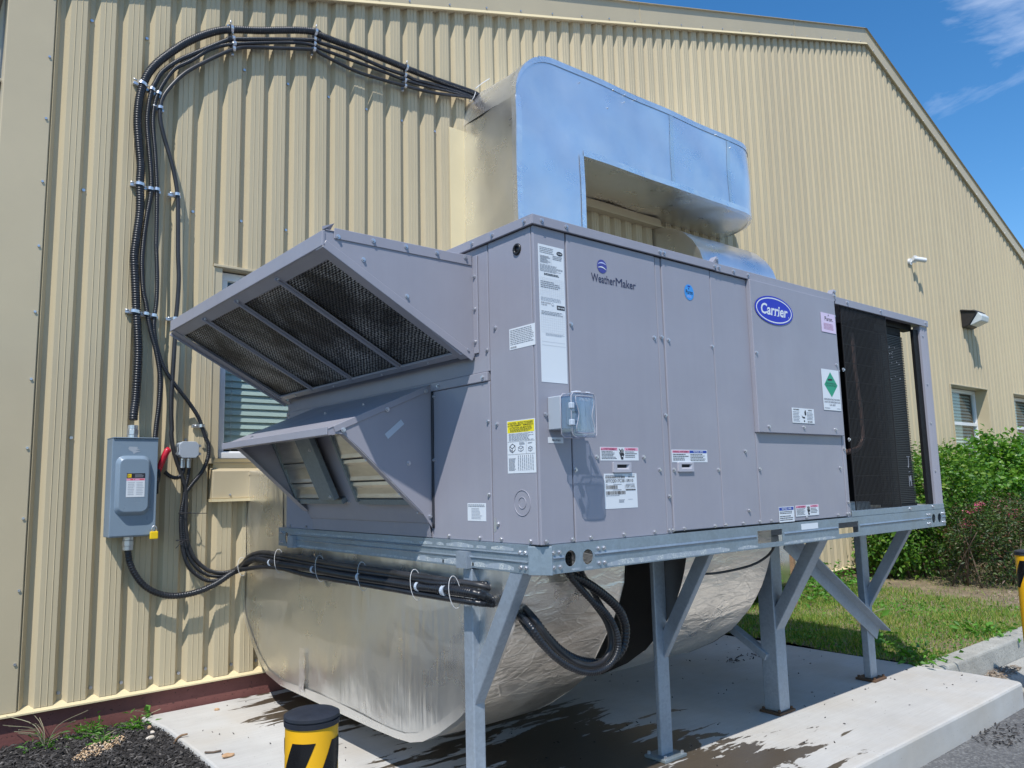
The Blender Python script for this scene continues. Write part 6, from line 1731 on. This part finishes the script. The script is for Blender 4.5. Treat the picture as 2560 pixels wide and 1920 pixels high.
weed('small bright leaved weed right at the back corner of the slab', -.525, 2.76, ZP - .02, 9, .05, .012, asp=.6, tall=.03)
weed('dry straggly weed with a few yellow green leaves at the left edge of the mulch', -1.03, 2.66, ZP - .03, 70, .045, .04, asp=.2, dry=12, tall=.03)

# bark chips of the bed
def shards(n, xr, yr, z0, zr, l, w, name, mat, cull=None):
    x = rng.uniform(*xr, n); y = rng.uniform(*yr, n)
    if cull is not None:
        k = cull(x, y); x, y = x[k], y[k]; n = len(x)
    z = z0 + rng.uniform(0, zr, n)
    a = rng.uniform(0, 2 * math.pi, n); tl = rng.normal(0, .35, n); L_ = rng.uniform(.5, 1.3, n) * l; W_ = rng.uniform(.5, 1.3, n) * w
    d = np.stack([np.cos(a) * np.cos(tl), np.sin(a) * np.cos(tl), np.sin(tl)], 1) * L_[:, None] / 2
    s_ = np.stack([-np.sin(a), np.cos(a), rng.normal(0, .3, n)], 1) * W_[:, None] / 2
    t = np.stack([np.zeros(n), np.zeros(n), np.ones(n)], 1) * W_[:, None] * .45
    c = np.stack([x, y, z], 1)
    v = np.stack([c - d - s_ * .5, c - d * .4 + s_, c + d + s_ * .3, c + d * .5 - s_, c - d * .5 + t, c + d * .6 + t], 1).reshape(-1, 3)
    F = np.array([[0, 1, 4], [1, 5, 4], [1, 2, 5], [2, 3, 5], [3, 4, 5], [3, 0, 4]])
    f = (np.arange(n)[:, None, None] * 6 + F[None]).reshape(-1, 3)
    me = tri_mesh(name, v, f, mat); o = bpy.data.objects.new(name, me); col.objects.link(o); return o
tag(shards(15000, (-1.7, -.47), (1.5, 2.80), ZP - .035, .022, .028, .009, 'bark_mulch', M['chip'], lambda x, y: (x < -.49) | (rng.random(len(x)) < .12)), 'dark bark mulch between the maroon base and the slab', 'mulch', kind='stuff')
tag(shards(1500, (-.98, -.64), (2.28, 2.62), ZP - .025, .014, .012, .009, 'sandy_gravel', M['sand'], lambda x, y: ((x + .82 - (y - 2.45) * .75) / .10) ** 2 + ((y - 2.44) / .15) ** 2 < .5 + .5 * rng.random(len(x))), 'sandy gravel patch showing through the dark mulch', 'gravel', kind='stuff')
tag(shards(260, (-.5, 3.5), (-.1, 2.7), ZP + .001, .002, .016, .007, 'slab_litter', M['chip']), 'dark flakes of leaf litter scattered over the slab', 'litter', kind='stuff')
tag(shards(420, (2.3, 3.55), (1.15, 1.65), ZP + .001, .008, .03, .01, 'slab_litter', M['chip'], lambda x, y: ((x - 2.98) / .22) ** 2 + ((y - 1.28) / .06) ** 2 < 1), 'small heap of dark litter on the slab behind the legs', 'litter', kind='stuff')
tag(shards(500, (2.4, 4.3), (-.42, -.23), ZA + .004, .006, .03, .009, 'gutter_litter', M['chip'], lambda x, y: np.sin(x * 7) + .4 > rng.random(len(x)) * 1.6), 'strips of dark bark litter along the foot of the slab', 'litter', kind='stuff')
tag(shards(420, (3.75, 4.7), (.02, .2), ZA + .008, .015, .035, .01, 'gutter_litter', M['chipbrown'], lambda x, y: ((x - 4.25) / .35) ** 2 + ((y - .13) / .07) ** 2 < 1), 'brown leaf litter heaped in the gutter below the kerb', 'litter', kind='stuff')
tag(shards(5200, (5.9, 11.0), (.5, 2.7), ZP - .005, .02, .04, .012, 'brown_mulch', M['chipbrown'], lambda x, y: x > 6.0 + .25 * y), 'brown weathered mulch under the pink flowering bushes', 'mulch', kind='stuff')
def pebble(name, label, x, y, z, sx_, sy_, sz_, mat, cat='stone', rz=0.0):
    bm = bmesh.new(); bmesh.ops.create_icosphere(bm, subdivisions=2, radius=1.0)
    for v in bm.verts:
        k = 1 + .22 * math.sin(v.co.x * 3.1 + x * 9) * math.sin(v.co.y * 4.3 + 1) + random.uniform(-.06, .06)
        v.co = Vector((v.co.x * sx_ * k, v.co.y * sy_ * k, v.co.z * sz_ * k))
    me = bpy.data.meshes.new(name); bm.to_mesh(me); bm.free(); me.materials.append(M[mat])
    o = bpy.data.objects.new(name, me); col.objects.link(o); o.location = (x, y, z + sz_ * .7); o.rotation_euler = (0, .12, rz); return tag(o, label, cat)
pebble('stone', 'flat tan broken stone lying on the slab beside the bollard', -.415, 1.80, ZP, .036, .022, .010, 'stone', rz=.5)
pebble('stone', 'small tan pebble on the slab close to the maroon base', -.19, 2.62, ZP, .014, .010, .008, 'stone')
pebble('stone', 'pale oblong stone in the dark mulch near the slab edge', -.60, 2.40, ZP - .02, .030, .014, .012, 'sand', rz=.6)
pebble('stone', 'orange pebble in the mulch next to the weed by the slab corner', -.555, 2.60, ZP - .02, .010, .012, .010, 'stone')
pebble('stone', 'small white pebble in the mulch beside the slab edge', -.565, 2.50, ZP - .02, .012, .011, .009, 'sand')
tw = MB(); tw.tube([(-.484, 1.915, ZP + .008), (-.45, 1.895, ZP + .006), (-.416, 1.886, ZP + .008)], .005, 6)
tag(tw.build('twig', M['stem'], smooth=True), 'short dark twig lying on the slab next to the tan stone', 'twig')
tw = MB(); tw.tube([(-.52, 2.30, ZP - .05), (-.505, 2.28, ZP - .01), (-.49, 2.25, ZP + .012), (-.465, 2.24, ZP + .015)], .009, 6, taper=.5)
tag(tw.build('bark_curl', M['wood'], smooth=True), 'curled strip of brown bark leaning on the edge of the slab', 'bark')
